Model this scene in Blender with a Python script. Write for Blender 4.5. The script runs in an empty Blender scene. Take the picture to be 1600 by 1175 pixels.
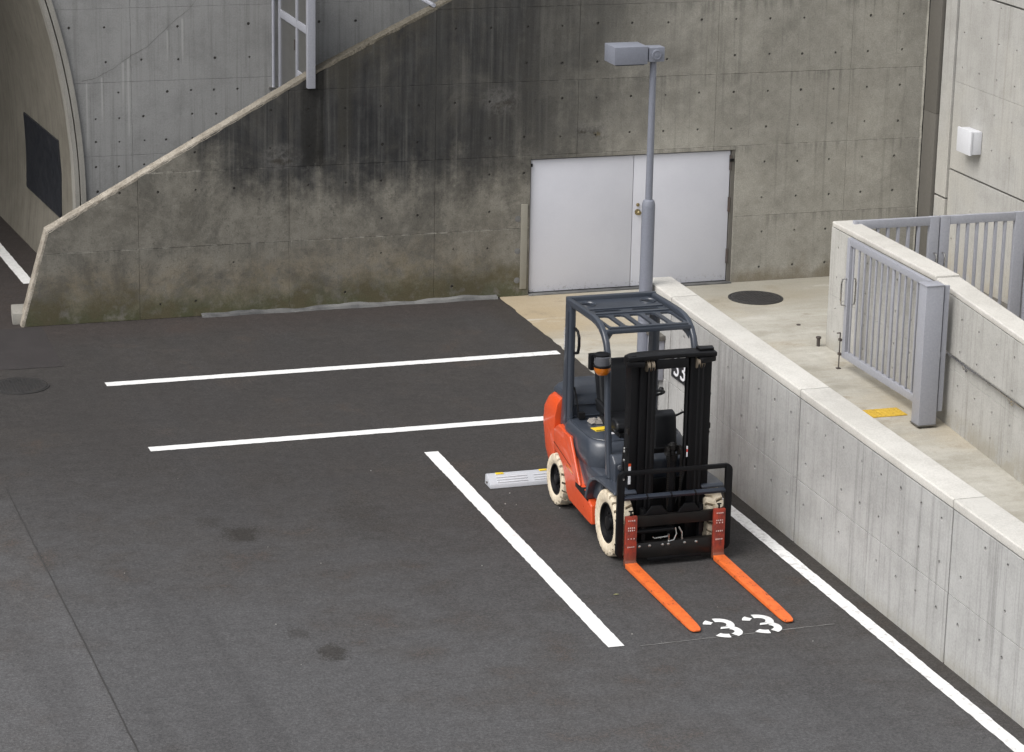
import bpy, bmesh, math, random
from mathutils import Vector, Matrix
from mathutils.geometry import delaunay_2d_cdt
R = math.radians
rng = random.Random(33)
scn = bpy.context.scene
C = scn.collection

# ------------------------------------------------------------------ camera
cam = bpy.data.cameras.new('camera')
cam.sensor_width = 36.0
cam.lens = 4300.0 / 1600.0 * 36.0
cam.clip_start = 0.5
cam.clip_end = 400.0
camo = bpy.data.objects.new('camera', cam)
C.objects.link(camo)
rv = Vector((0.95098119, -0.30865763, 0.01911127))
uv = Vector((0.06860962, 0.27083942, 0.96017641))
fv = Vector((0.30154186, 0.91179849, -0.27874007))
mw = Matrix(((rv.x, uv.x, -fv.x, 0), (rv.y, uv.y, -fv.y, 0), (rv.z, uv.z, -fv.z, 9.24), (0, 0, 0, 1)))
camo.matrix_world = mw
scn.camera = camo

# ------------------------------------------------------------------ light
SUN_EL, SUN_AZ = R(52), R(-110)          # direction towards the sun (azimuth from +Y, clockwise)
world = bpy.data.worlds.new('World')
scn.world = world
world.use_nodes = True
wn = world.node_tree
wn.nodes.clear()
sky = wn.nodes.new('ShaderNodeTexSky')
sky.sky_type = 'NISHITA'
sky.sun_disc = False
sky.sun_elevation = SUN_EL
sky.sun_rotation = SUN_AZ
sky.dust_density = 4.0
sky.ozone_density = 1.0
hs = wn.nodes.new('ShaderNodeHueSaturation')
hs.inputs['Saturation'].default_value = 0.22
bg = wn.nodes.new('ShaderNodeBackground')
bg.inputs['Strength'].default_value = 0.15
wo = wn.nodes.new('ShaderNodeOutputWorld')
wn.links.new(sky.outputs[0], hs.inputs['Color'])
wn.links.new(hs.outputs[0], bg.inputs['Color'])
wn.links.new(bg.outputs[0], wo.inputs['Surface'])
sun = bpy.data.lights.new('sun', 'SUN')
sun.energy = 1.15
sun.angle = R(40)
sun.color = (1.0, 0.97, 0.93)
suno = bpy.data.objects.new('sun', sun)
C.objects.link(suno)
sd = Vector((math.sin(SUN_AZ) * math.cos(SUN_EL), math.cos(SUN_AZ) * math.cos(SUN_EL), math.sin(SUN_EL)))
suno.rotation_euler = (-sd).to_track_quat('-Z', 'Y').to_euler()
suno.location = sd * 30
scn.view_settings.view_transform = 'Standard'
scn.view_settings.look = 'None'
scn.view_settings.gamma = 1.0
scn.view_settings.exposure = 0.52
scn.view_settings.use_curve_mapping = False
scn.cycles.max_bounces = 5
scn.cycles.diffuse_bounces = 3
scn.cycles.glossy_bounces = 2
scn.cycles.transmission_bounces = 2

# ------------------------------------------------------------------ material language
class V:
    """a node socket with arithmetic"""
    def __init__(s, g, k): s.g, s.k = g, k
    def __add__(s, o): return s.g.m('ADD', s, o)
    def __radd__(s, o): return s.g.m('ADD', o, s)
    def __sub__(s, o): return s.g.m('SUBTRACT', s, o)
    def __rsub__(s, o): return s.g.m('SUBTRACT', o, s)
    def __mul__(s, o): return s.g.m('MULTIPLY', s, o)
    def __rmul__(s, o): return s.g.m('MULTIPLY', o, s)
    def __truediv__(s, o): return s.g.m('DIVIDE', s, o)

class G:
    def __init__(s, name):
        s.mat = bpy.data.materials.new(name)
        s.mat.use_nodes = True
        s.t = s.mat.node_tree
        s.b = s.t.nodes['Principled BSDF']
        s._p = None
    def put(s, sock, v):
        if isinstance(v, V): s.t.links.new(v.k, sock)
        elif isinstance(v, (tuple, list)) and sock.type == 'RGBA' and len(v) == 3: sock.default_value = (*v, 1)
        else: sock.default_value = v
    def m(s, op, a, b=0.0, clamp=False):
        n = s.t.nodes.new('ShaderNodeMath'); n.operation = op; n.use_clamp = clamp
        s.put(n.inputs[0], a); s.put(n.inputs[1], b)
        return V(s, n.outputs[0])
    def pos(s):
        if s._p is None:
            n = s.t.nodes.new('ShaderNodeNewGeometry'); q = s.t.nodes.new('ShaderNodeSeparateXYZ')
            s.t.links.new(n.outputs['Position'], q.inputs[0])
            s._p = (V(s, q.outputs[0]), V(s, q.outputs[1]), V(s, q.outputs[2]), V(s, n.outputs['Position']))
        return s._p
    def nz(s):
        n = s.t.nodes.new('ShaderNodeNewGeometry'); q = s.t.nodes.new('ShaderNodeSeparateXYZ')
        s.t.links.new(n.outputs['Normal'], q.inputs[0]); return V(s, q.outputs[2])
    def scl(s, x, y, z, off=(0, 0, 0)):
        n = s.t.nodes.new('ShaderNodeMapping')
        s.t.links.new(s.pos()[3].k, n.inputs[0]); n.inputs['Scale'].default_value = (x, y, z)
        n.inputs['Location'].default_value = off
        return V(s, n.outputs[0])
    def noise(s, scale, detail=4, rough=0.55, vec=None, dist=0.0):
        n = s.t.nodes.new('ShaderNodeTexNoise'); s.put(n.inputs['Vector'], vec or s.pos()[3])
        n.inputs['Scale'].default_value = scale; n.inputs['Detail'].default_value = detail
        n.inputs['Roughness'].default_value = rough; n.inputs['Distortion'].default_value = dist
        return V(s, n.outputs[0])
    def vor(s, scale, vec=None, feature='F1'):
        n = s.t.nodes.new('ShaderNodeTexVoronoi'); s.put(n.inputs['Vector'], vec or s.pos()[3])
        n.feature = feature; n.inputs['Scale'].default_value = scale
        return V(s, n.outputs['Distance'])
    def rg(s, v, a, b, c=0.0, d=1.0):
        n = s.t.nodes.new('ShaderNodeMapRange'); n.interpolation_type = 'SMOOTHSTEP'
        s.put(n.inputs[0], v)
        for i, q in enumerate((a, b, c, d)): s.put(n.inputs[i + 1], q)
        return V(s, n.outputs[0])
    def mix(s, f, a, b, mode='MIX'):
        n = s.t.nodes.new('ShaderNodeMix'); n.data_type = 'RGBA'; n.blend_type = mode
        n.clamp_factor = True
        s.put(n.inputs[0], f); s.put(n.inputs[6], a); s.put(n.inputs[7], b)
        return V(s, n.outputs[2])
    def mul(s, col, val):
        n = s.t.nodes.new('ShaderNodeVectorMath'); n.operation = 'SCALE'
        if isinstance(col, tuple): n.inputs[0].default_value = col
        else: s.t.links.new(col.k, n.inputs[0])
        s.put(n.inputs[3], val)
        return V(s, n.outputs[0])
    def bump(s, h, strength=0.3, dist=0.01):
        n = s.t.nodes.new('ShaderNodeBump'); n.inputs['Strength'].default_value = strength
        n.inputs['Distance'].default_value = dist
        s.put(n.inputs['Height'], h); s.t.links.new(n.outputs[0], s.b.inputs['Normal'])
    def out(s, col, rough=0.8, metal=0.0, coat=0.0, spec=None):
        s.put(s.b.inputs['Base Color'], col); s.put(s.b.inputs['Roughness'], rough)
        s.put(s.b.inputs['Metallic'], metal); s.put(s.b.inputs['Coat Weight'], coat)
        s.b.inputs['Coat Roughness'].default_value = 0.08
        if spec is not None: s.b.inputs['Specular IOR Level'].default_value = spec
        return s.mat

def paint(name, col, rough=0.35, coat=0.0, dirt=0.25, dirtcol=(0.06, 0.055, 0.05), metal=0.0, scale=6.0, bumpy=0.05, spec=None):
    g = G(name)
    n1 = g.noise(scale, 6, 0.65); n2 = g.noise(scale * 14, 3, 0.6)
    f = g.rg(n1 * 0.7 + n2 * 0.3, 0.5, 0.72) * dirt
    c = g.mix(f, col, dirtcol)
    c = g.mul(c, g.rg(n2, 0.2, 0.8, 0.93, 1.07))
    if bumpy > 0.06: g.bump(n2, bumpy, 0.002)
    return g.out(c, g.rg(n1, 0.2, 0.8, rough * 0.8, min(1, rough * 1.35)), metal, coat, spec)

M = {}
M['orange'] = paint('orange_paint', (0.60, 0.074, 0.018), 0.32, 0.35, 0.22, (0.26, 0.06, 0.03), 0, 9.0)
M['slate'] = paint('slate_paint', (0.038, 0.0455, 0.060), 0.33, 0.3, 0.2, (0.07, 0.07, 0.07))
M['slate_dark'] = paint('slate_dark', (0.018, 0.023, 0.034), 0.42, 0.0, 0.2)
M['black'] = paint('black_metal', (0.0048, 0.0048, 0.0056), 0.42, 0.0, 0.25, (0.014, 0.012, 0.011), spec=0.22)
M['blackgrease'] = paint('greasy_steel', (0.008, 0.0072, 0.0068), 0.35, 0.0, 0.5, (0.026, 0.018, 0.012), spec=0.3)
M['rubber'] = paint('black_rubber', (0.007, 0.007, 0.008), 0.55, 0.0, 0.2, (0.02, 0.018, 0.016), spec=0.25)
M['vinyl'] = paint('black_vinyl', (0.008, 0.0085, 0.010), 0.36, 0.0, 0.15, (0.02, 0.02, 0.02), spec=0.35)
M['steel'] = paint('bare_steel', (0.55, 0.54, 0.52), 0.25, 0.0, 0.3, (0.2, 0.18, 0.15), 1.0)
M['sheave'] = paint('sheave_steel', (0.30, 0.25, 0.19), 0.35, 0.0, 0.3, (0.1, 0.08, 0.06), 0.6)
M['pole'] = paint('pole_paint', (0.185, 0.196, 0.232), 0.38, 0.0, 0.10, (0.12, 0.12, 0.12), 0, 3.0)
M['grey_paint'] = paint('grey_blue_paint', (0.310, 0.318, 0.356), 0.42, 0.0, 0.10, (0.2, 0.2, 0.2), 0, 3.0)
M['white_paint'] = paint('white_paint', (0.72, 0.72, 0.74), 0.4, 0.0, 0.08, (0.4, 0.38, 0.34))
M['yellow'] = paint('yellow_paint', (0.78, 0.55, 0.03), 0.5, 0.0, 0.12)
M['tactile'] = paint('tactile_yellow', (0.56, 0.36, 0.035), 0.6, 0.0, 0.45, (0.30, 0.22, 0.09), 0, 8.0)
M['white_sticker'] = paint('white_sticker', (0.75, 0.75, 0.78), 0.4, 0.0, 0.1)
M['red_sticker'] = paint('red_sticker', (0.6, 0.06, 0.05), 0.4)
M['darkpanel'] = paint('dark_panel', (0.018, 0.020, 0.025), 0.45, 0.0, 0.15)
M['plaque'] = paint('black_plaque', (0.014, 0.014, 0.016), 0.35)
M['brass'] = paint('old_brass', (0.33, 0.27, 0.15), 0.35, 0.0, 0.4, (0.08, 0.06, 0.04), 1.0)
M['iron'] = paint('cast_iron', (0.035, 0.034, 0.034), 0.6, 0.0, 0.4, (0.06, 0.045, 0.03), 0.2)
M['rust'] = paint('rusty_iron', (0.06, 0.05, 0.045), 0.7, 0.0, 0.5, (0.12, 0.06, 0.03))
M['plastic'] = paint('grey_plastic', (0.42, 0.435, 0.465), 0.45, 0.0, 0.15, (0.3, 0.3, 0.3))
M['cream_box'] = paint('white_box', (0.60, 0.61, 0.64), 0.45, 0.0, 0.06, (0.4, 0.38, 0.34))
M['lens'] = paint('clear_lens', (0.075, 0.078, 0.088), 0.12, 0.6, 0.0)
M['rag'] = paint('cloth_rag', (0.24, 0.22, 0.20), 0.9, 0.0, 0.6, (0.03, 0.04, 0.07), 0, 30)
M['wood'] = paint('board', (0.25, 0.238, 0.20), 0.8, 0.0, 0.4, (0.2, 0.18, 0.13), 0, 5)
M['pane'] = paint('wired_pane', (0.078, 0.077, 0.072), 0.3, 0.1, 0.0, (0.09, 0.088, 0.08), 0, 0.8, 0.0)
M['leaf'] = paint('dry_leaf', (0.20, 0.20, 0.09), 0.7)
M['mark'] = paint('faded_white', (0.62, 0.50, 0.47), 0.6)

def amber():
    g = G('amber_lens'); n = g.noise(60, 2)
    return g.out(g.mix(n, (0.38, 0.085, 0.006), (0.60, 0.19, 0.012)), 0.15, 0, 0.5)
M['amber'] = amber()

def forkpaint(worn):
    g = G('fork_paint_worn' if worn else 'fork_paint')
    n1 = g.noise(9, 8, 0.7); n2 = g.noise(60, 4, 0.7, g.scl(1.0, 0.25, 0.25))
    if worn:
        c = g.mix(g.rg(n1, 0.35, 0.65), (0.33, 0.040, 0.018), (0.15, 0.026, 0.018))
        c = g.mix(g.rg(n2, 0.58, 0.66) * 0.9, c, (0.04, 0.03, 0.025))
        x, y, z, p = g.pos()
        c = g.mix(g.rg(z + n1 * 0.12, 0.24, 0.10) * 0.75, c, (0.10, 0.055, 0.03))
    else:
        c = g.mix(g.rg(n1, 0.35, 0.7), (0.72, 0.150, 0.028), (0.60, 0.112, 0.022))
        c = g.mix(g.rg(n1 * 0.5 + n2 * 0.5, 0.565, 0.62) * 0.85, c, (0.05, 0.035, 0.02))
    g.bump(n2, 0.2, 0.002)
    return g.out(c, g.rg(n1, 0.2, 0.8, 0.4, 0.65))
M['fork'] = forkpaint(False); M['forkworn'] = forkpaint(True)

def tyre_mat():
    g = G('cream_tyre'); n = g.noise(14, 6, 0.7); n2 = g.noise(70, 3)
    c = g.mix(g.rg(n, 0.35, 0.7), (0.66, 0.58, 0.45), (0.47, 0.39, 0.28))
    c = g.mix(g.rg(n2 * 0.5 + n * 0.5, 0.62, 0.72) * 0.6, c, (0.15, 0.12, 0.09))
    g.bump(n2, 0.3, 0.003)
    return g.out(c, 0.8)
M['tyre'] = tyre_mat()
M['groove'] = paint('tread_groove_shade', (0.10, 0.082, 0.06), 0.9, 0.0, 0.4)  # dark colour standing in for the shade inside the tread grooves

def concrete(name, a, b, dark, streak_axis='Y', streak=0.35, spots=0.35, rough=0.85, warm=None, moss=None, fine=1.0, lime=()):
    """cast concrete: blotches, vertical board streaks, pores"""
    g = G(name)
    x, y, z, p = g.pos()
    big = g.noise(0.55, 3, 0.6); mid = g.noise(3.2, 4, 0.62); fin = g.noise(55, 2, 0.7)
    st = g.noise(1.0, 3, 0.7, g.scl(11, 11, 0.35)); st2 = g.noise(1.0, 2, 0.6, g.scl(38, 38, 0.8))
    c = g.mix(g.rg(big * 0.5 + mid * 0.5, 0.33, 0.66), a, b)
    c = g.mix(g.rg(st * 0.65 + st2 * 0.35, 0.47, 0.68) * streak, c, dark)
    c = g.mix(g.rg(mid * 0.55 + fin * 0.45, 0.55, 0.70) * spots, c, dark)
    if warm: c = g.mix(g.rg(big, 0.45, 0.65) * 0.6, c, warm)
    c = g.mul(c, g.rg(fin, 0.25, 0.75, 1 - 0.10 * fine, 1 + 0.10 * fine))
    pore = g.rg(g.vor(26), 0.04, 0.10)
    pm = g.rg(g.noise(7, 2), 0.52, 0.6)
    c = g.mul(c, 1.0 - (1.0 - pore) * pm * 0.35)
    for lx, l0, l1 in lime:
        f = g.rg(g.m('ABSOLUTE', x - lx + (st2 - 0.5) * 0.03), 0.022, 0.006) * g.rg(z, l0, l0 + 0.35) * g.rg(z, l1, l1 - 0.02)
        c = g.mix(f * 0.5, c, (0.40, 0.40, 0.385))
    if moss:
        f = g.rg(z + mid * 0.5 - 0.25, moss[0], 0.0) * g.rg(mid, 0.35, 0.6)
        c = g.mix(f * moss[1], c, moss[2])
    g.bump(fin, 0.3, 0.006)
    return g.out(c, rough)

M['ret'] = concrete('retaining_concrete', (0.315, 0.313, 0.303), (0.415, 0.413, 0.402), (0.185, 0.182, 0.176), streak=0.55, spots=0.25,
                    moss=(0.22, 0.45, (0.24, 0.22, 0.16)))
M['coping'] = concrete('coping_concrete', (0.46, 0.445, 0.41), (0.565, 0.55, 0.512), (0.33, 0.31, 0.27), streak=0.1, spots=0.38)
M['core'] = concrete('joint_concrete', (0.10, 0.098, 0.09), (0.14, 0.137, 0.125), (0.06, 0.058, 0.05))
M['low'] = concrete('low_wall_concrete', (0.355, 0.349, 0.328), (0.455, 0.448, 0.425), (0.20, 0.19, 0.172), streak=0.5, spots=0.3, moss=(0.3, 0.5, (0.25, 0.22, 0.15)))
M['bigw'] = concrete('side_wall_concrete', (0.325, 0.319, 0.300), (0.42, 0.414, 0.394), (0.22, 0.21, 0.188), streak=0.45, spots=0.3,
                     warm=(0.39, 0.375, 0.335), moss=(0.9, 0.5, (0.30, 0.24, 0.14)))
M['greyw'] = concrete('grey_wall_concrete', (0.215, 0.215, 0.210), (0.29, 0.29, 0.284), (0.125, 0.124, 0.118), streak=0.45, spots=0.35,
                      lime=((6.02, 2.15, 2.86), (6.37, 1.9, 3.10), (6.30, 2.4, 3.05), (5.82, 1.7, 2.80), (7.1, 2.9, 3.6), (6.9, 2.9, 3.45)))
M['rim'] = concrete('rim_concrete', (0.25, 0.24, 0.215), (0.31, 0.30, 0.27), (0.12, 0.11, 0.10), streak=0.3, spots=0.5)
M['tunnel'] = concrete('tunnel_concrete', (0.140, 0.128, 0.102), (0.198, 0.183, 0.150), (0.070, 0.064, 0.054), streak=0.5, spots=0.35)
M['plug'] = concrete('hole_mortar', (0.075, 0.07, 0.062), (0.11, 0.104, 0.094), (0.04, 0.038, 0.034))
M['kerbm'] = concrete('kerb_mortar', (0.05, 0.051, 0.053), (0.175, 0.175, 0.17), (0.045, 0.045, 0.043), streak=0.0, spots=0.9)
M['slopetop'] = concrete('weathered_coping', (0.34, 0.30, 0.245), (0.43, 0.385, 0.32), (0.15, 0.13, 0.10), streak=0.2, spots=0.7)
def slopetop():
    g = G('weathered_coping_top')
    x, y, z, p = g.pos()
    mid = g.noise(4.5, 5, 0.7); gr = g.noise(28, 4, 0.75); fin = g.noise(90, 3, 0.7)
    c = g.mix(g.rg(mid * 0.5 + gr * 0.5, 0.38, 0.62), (0.20, 0.175, 0.14), (0.43, 0.39, 0.33))
    c = g.mix(g.rg(gr, 0.54, 0.66) * 0.7, c, (0.10, 0.085, 0.06))
    c = g.mix(g.rg(x + (mid - 0.5) * 1.5, 6.6, 9.0) * g.rg(gr, 0.3, 0.6, 0.6, 1.0), c, (0.075, 0.066, 0.048))
    c = g.mul(c, g.rg(fin, 0.25, 0.75, 0.75, 1.25))
    g.bump(gr, 0.8, 0.012)
    return g.out(c, 0.9)
M['slopetop'] = slopetop()
M['cover'] = paint('joint_cover', (0.115, 0.108, 0.095), 0.6, 0.0, 0.35, (0.07, 0.065, 0.055), 0, 2.0)

def backwall():
    g = G('stained_concrete')
    x, y, z, p = g.pos()
    big = g.noise(0.5, 2, 0.6); mid = g.noise(2.2, 4, 0.65); mid2 = g.noise(5.5, 4, 0.7); fin = g.noise(60, 2, 0.7)
    gr = g.noise(24, 3, 0.75)
    st = g.noise(1.0, 4, 0.65, g.scl(5.5, 5.5, 0.28)); st2 = g.noise(1.0, 3, 0.6, g.scl(17, 17, 0.45))
    lef = (0.122, 0.113, 0.093); lef2 = (0.208, 0.196, 0.166)
    rig = (0.232, 0.222, 0.192); rig2 = (0.310, 0.298, 0.262)
    mx = g.rg(x + mid * 1.6 - 0.8, 10.6, 13.6)
    ca = g.mix(mx, lef, rig); cb = g.mix(mx, lef2, rig2)
    c = g.mix(g.rg(mid * 0.55 + mid2 * 0.45, 0.34, 0.66), ca, cb)
    # warm low band on the left
    c = g.mix(g.rg(z + mid * 0.7, 1.35, 0.7) * g.rg(x, 11.4, 10.0) * g.rg(mid2, 0.30, 0.62) * 0.75, c, (0.205, 0.172, 0.120))
    # fine grain
    c = g.mix(g.rg(gr, 0.55, 0.72) * (0.5 - mx * 0.32), c, (0.055, 0.052, 0.044))
    c = g.mix(g.rg(gr, 0.42, 0.28) * 0.35, c, (0.25, 0.24, 0.21))
    # large dirty clouds and paler washed areas
    cl = g.noise(1.05, 6, 0.68, None, 0.6)
    c = g.mix(g.rg(cl, 0.50, 0.66) * (0.58 - mx * 0.36), c, (0.066, 0.062, 0.053))
    c = g.mix(g.rg(cl, 0.44, 0.32) * 0.38, c, (0.265, 0.250, 0.215))
    # lime bloom and dirt along the pour joints
    for zj in (0.93, 1.91, 2.90, 3.88):
        dj = g.m('ABSOLUTE', z - zj + (gr - 0.5) * 0.02)
        c = g.mix(g.rg(dj, 0.014, 0.004) * g.rg(mid2, 0.46, 0.58) * 0.55, c, (0.36, 0.345, 0.30))
        c = g.mix(g.rg(z, zj - 0.22, zj - 0.01) * g.rg(z, zj + 0.005, zj - 0.005) * g.rg(st2 * 0.5 + mid * 0.5, 0.48, 0.62) * 0.4, c, (0.07, 0.067, 0.058))
    # soot under the sloping top, with ragged lower border
    top = x * 0.53 - 1.33
    d = top - z
    low = 1.93 + (mid - 0.5) * 0.75 + (mid2 - 0.5) * 0.45 + g.rg(x, 6.6, 8.0, 0.45, 0.0) * 1.2 - g.rg(x, 5.8, 7.2, 0.0, 0.45)
    soot = g.rg(z + (st - 0.5) * 1.0 + (cl - 0.5) * 0.5 + (gr - 0.5) * 0.3, low - 0.40, low + 0.62)
    side = g.rg(x + (mid - 0.5) * 1.6 + (st - 0.5) * 1.2, 6.0, 7.0) * g.rg(x + (st - 0.5) * 2.6 + (cl - 0.5) * 5.0 - z * 0.3, 13.2, 9.8)
    sooty = soot * side
    sc = g.mix(g.rg(mid2 * 0.5 + st2 * 0.5, 0.38, 0.66), (0.012, 0.0125, 0.014), (0.043, 0.043, 0.042))
    c = g.mix(sooty * g.rg(cl * 0.4 + mid2 * 0.3 + st * 0.3, 0.36, 0.56, 0.70, 1.0), c, sc)
    edge = g.rg(d + (mid2 - 0.5) * 0.7 + (gr - 0.5) * 0.3, 0.55, 0.05) * g.rg(x, 7.6, 9.2)
    c = g.mix(edge * g.rg(mid2, 0.36, 0.6) * 0.75, c, (0.050, 0.043, 0.028))
    # far dark drips coming down on the right part
    drip = g.rg(st * 0.75 + st2 * 0.25, 0.50, 0.68) * g.rg(z, 1.6, 3.4) * g.rg(x, 15.2, 12.0)
    c = g.mix(drip * 0.62, c, (0.075, 0.074, 0.068))
    drip2 = g.rg(st2, 0.56, 0.72) * 0.30
    c = g.mix(drip2, c, (0.12, 0.115, 0.10))
    # two wet streaks below the steel frame
    wv = (st2 - 0.5) * 0.30 + (mid2 - 0.5) * 0.12
    sx = g.rg(x + wv, 8.24, 8.34) * g.rg(x + wv, 8.62, 8.52) * g.rg(z + (gr - 0.5) * 0.3, 1.84, 1.96)
    c = g.mix(sx * g.rg(gr, 0.25, 0.6, 1.0, 0.8), c, (0.007, 0.0066, 0.0055))
    sx2 = g.rg(x + (st2 - 0.5) * 0.14, 8.72, 8.80) * g.rg(x + (st2 - 0.5) * 0.2, 8.97, 8.88) * g.rg(z + st2 * 0.9, 2.2, 2.9)
    c = g.mix(sx2 * 0.7, c, (0.026, 0.024, 0.018))
    sx3 = g.rg(x, 9.96, 10.0) * g.rg(x + (mid - 0.5) * 0.2, 10.3, 10.12) * g.rg(z, 1.0, 2.2) * 0.5
    c = g.mix(sx3, c, (0.04, 0.04, 0.038))
    # rough patches of bared aggregate: place, height, radius
    for px, pz, r, kc in ((8.0, 2.03, 0.36, 0), (10.95, 2.66, 0.36, 0), (12.35, 2.2, 0.16, 1), (12.1, 2.24, 0.2, 0)):
        dx = (x - px); dz = (z - pz) * 1.35
        rr = g.m('SQRT', dx * dx + dz * dz) + (mid2 - 0.5) * 0.45
        f = g.rg(rr, r, r * 0.35)
        c = g.mix(f * 0.5, c, g.mix(g.rg(gr * 0.45 + mid2 * 0.55, 0.38, 0.62), (0.042, 0.040, 0.037), (0.165, 0.16, 0.15)))
        f2 = g.rg(rr + g.rg(z, pz - 0.05, pz + 0.1) * 0.4, r * 0.5, r * 0.15)
        c = g.mix(f2 * 0.85, c, (0.03, 0.025, 0.018) if kc == 0 else (0.09, 0.07, 0.03))
    # moss along the foot
    ms = g.rg(z + (mid - 0.5) * 1.1 + (gr - 0.5) * 0.35, 0.56, 0.04)
    msx = g.rg(x, 11.55, 11.25)
    c = g.mix(ms * msx * g.rg(mid2, 0.26, 0.50) * 0.92, c, g.mix(g.rg(mid, 0.4, 0.6), (0.072, 0.062, 0.030), (0.050, 0.056, 0.022)))
    ms2 = g.rg(z + (mid - 0.5) * 0.8, 0.30, 0.02) * g.rg(x, 14.2, 14.5)
    c = g.mix(ms2 * 0.6, c, (0.125, 0.098, 0.056))
    c = g.mul(c, g.rg(fin, 0.25, 0.75, 0.86, 1.14))
    c = g.mul(c, g.rg(big, 0.3, 0.7, 0.9, 1.1))
    g.bump(gr, 0.45, 0.008)
    return g.out(c, g.rg(mid, 0.3, 0.7, 0.75, 0.95))
M['back'] = backwall()

def asphalt():
    g = G('asphalt')
    x, y, z, p = g.pos()
    big = g.noise(0.35, 3, 0.6); mid = g.noise(1.6, 4, 0.65); f1 = g.noise(150, 1, 0.7); f2 = g.noise(45, 3, 0.7)
    trk = g.noise(1.0, 4, 0.6, g.scl(1.5, 0.12, 1))
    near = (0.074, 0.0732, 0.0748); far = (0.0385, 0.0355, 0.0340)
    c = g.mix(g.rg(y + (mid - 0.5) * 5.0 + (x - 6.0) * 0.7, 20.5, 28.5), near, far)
    c = g.mix(g.rg(big * 0.6 + mid * 0.4, 0.45, 0.62) * 0.35, c, (0.052, 0.046, 0.041))
    c = g.mix(g.rg(trk, 0.48, 0.70) * 0.4, c, (0.043, 0.0415, 0.042))
    rust = g.rg(mid, 0.56, 0.66) * g.rg(f2, 0.45, 0.62) * g.rg(big, 0.42, 0.6)
    c = g.mix(rust * 0.35, c, (0.085, 0.050, 0.030))
    c = g.mul(c, 1.0 + g.rg(x + (f2 - 0.5) * 0.05 + (y - 24.0) * 0.016, 3.64, 3.58) * g.rg(y + (mid - 0.5) * 2.0, 28.5, 25.5) * 0.14)
    stn = g.noise(5.5, 4, 0.65)
    # darker, browner strip along the foot of the stained wall and along the retaining wall
    c = g.mix(g.rg(y + (mid - 0.5) * 1.0, 32.6, 33.6) * 0.5, c, (0.040, 0.030, 0.027))
    c = g.mix(g.rg(x + (mid - 0.5) * 0.5, 10.55, 10.85) * 0.55, c, (0.034, 0.029, 0.024))
    for px, py, rx, ry, k in ((5.62, 25.5, 0.22, 0.30, 1.0), (5.38, 25.95, 0.16, 0.2, 0.55), (5.70, 22.2, 0.17, 0.24, 0.85), (5.52, 22.75, 0.15, 0.16, 0.55),
                              (6.9, 25.7, 0.35, 0.7, 0.4), (8.1, 26.5, 0.35, 0.25, 0.5)):
        dx = (x - px) / rx; dy = (y - py) / ry
        rr = g.m('SQRT', dx * dx + dy * dy) + (f2 - 0.5) * 2.0 + (stn - 0.5) * 2.2
        c = g.mix(g.rg(rr, 1.05, 0.45) * k * g.rg(f1, 0.3, 0.6, 0.65, 1.0), c, (0.027, 0.024, 0.021))
    c = g.mul(c, g.rg(f1, 0.25, 0.75, 0.62, 1.38))
    c = g.mul(c, g.rg(f2, 0.3, 0.7, 0.70, 1.30))
    c = g.mul(c, g.rg(g.noise(24, 3, 0.6), 0.3, 0.7, 0.84, 1.16))
    c = g.mul(c, g.rg(g.noise(7, 4, 0.7), 0.3, 0.7, 0.9, 1.1))
    sp = g.rg(g.vor(55), 0.10, 0.05) * g.rg(g.noise(9, 2), 0.5, 0.62)
    c = g.mix(sp * 0.35, c, (0.15, 0.145, 0.135))
    g.bump(f1, 0.4, 0.006)
    return g.out(c, g.rg(mid, 0.3, 0.7, 0.72, 0.9), spec=0.35)
M['asphalt'] = asphalt()

def patch_asphalt(name, col):
    g = G(name)
    f1 = g.noise(150, 3, 0.7); mid = g.noise(1.6, 6, 0.65); f2 = g.noise(40, 4, 0.7)
    c = g.mul(g.mul(col, g.rg(f1, 0.25, 0.75, 0.65, 1.35)), g.rg(mid * 0.6 + f2 * 0.4, 0.3, 0.7, 0.82, 1.18))
    g.bump(f1, 0.5, 0.006)
    return g.out(c, 0.85, spec=0.3)
M['patch_light'] = patch_asphalt('asphalt_old', (0.088, 0.087, 0.086))
M['patch_dark'] = patch_asphalt('asphalt_patch', (0.040, 0.036, 0.036))
M['chalk'] = patch_asphalt('chalk_dust', (0.19, 0.186, 0.18))
M['seal'] = patch_asphalt('seam_tar', (0.044, 0.042, 0.041))

def linepaint():
    g = G('road_paint')
    x, y, z, p = g.pos()
    f1 = g.noise(170, 3, 0.7); f2 = g.noise(14, 6, 0.7); b = g.noise(1.1, 3)
    c = g.mix(g.rg(f2, 0.4, 0.7), (0.76, 0.76, 0.75), (0.64, 0.64, 0.63))
    wear = g.rg(f1 * 0.55 + f2 * 0.45, 0.56, 0.66)
    c = g.mix(wear * (0.35 + g.rg(x, 9.6, 9.9) * g.rg(b, 0.3, 0.6) * 0.75), c, (0.22, 0.215, 0.205))
    c = g.mix(g.rg(x, 9.6, 9.9) * g.rg(f2, 0.50, 0.68) * 0.6, c, (0.42, 0.41, 0.40))
    rx = (y - 18.2); rr = g.m('ABSOLUTE', rx) + (f2 - 0.5) * 0.5
    c = g.mix(g.rg(rr, 0.34, 0.1) * g.rg(x, 9.6, 9.9) * 0.55, c, (0.50, 0.36, 0.22))
    g.bump(f1, 0.4, 0.003)
    return g.out(c, 0.75)
M['line'] = linepaint()

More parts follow.
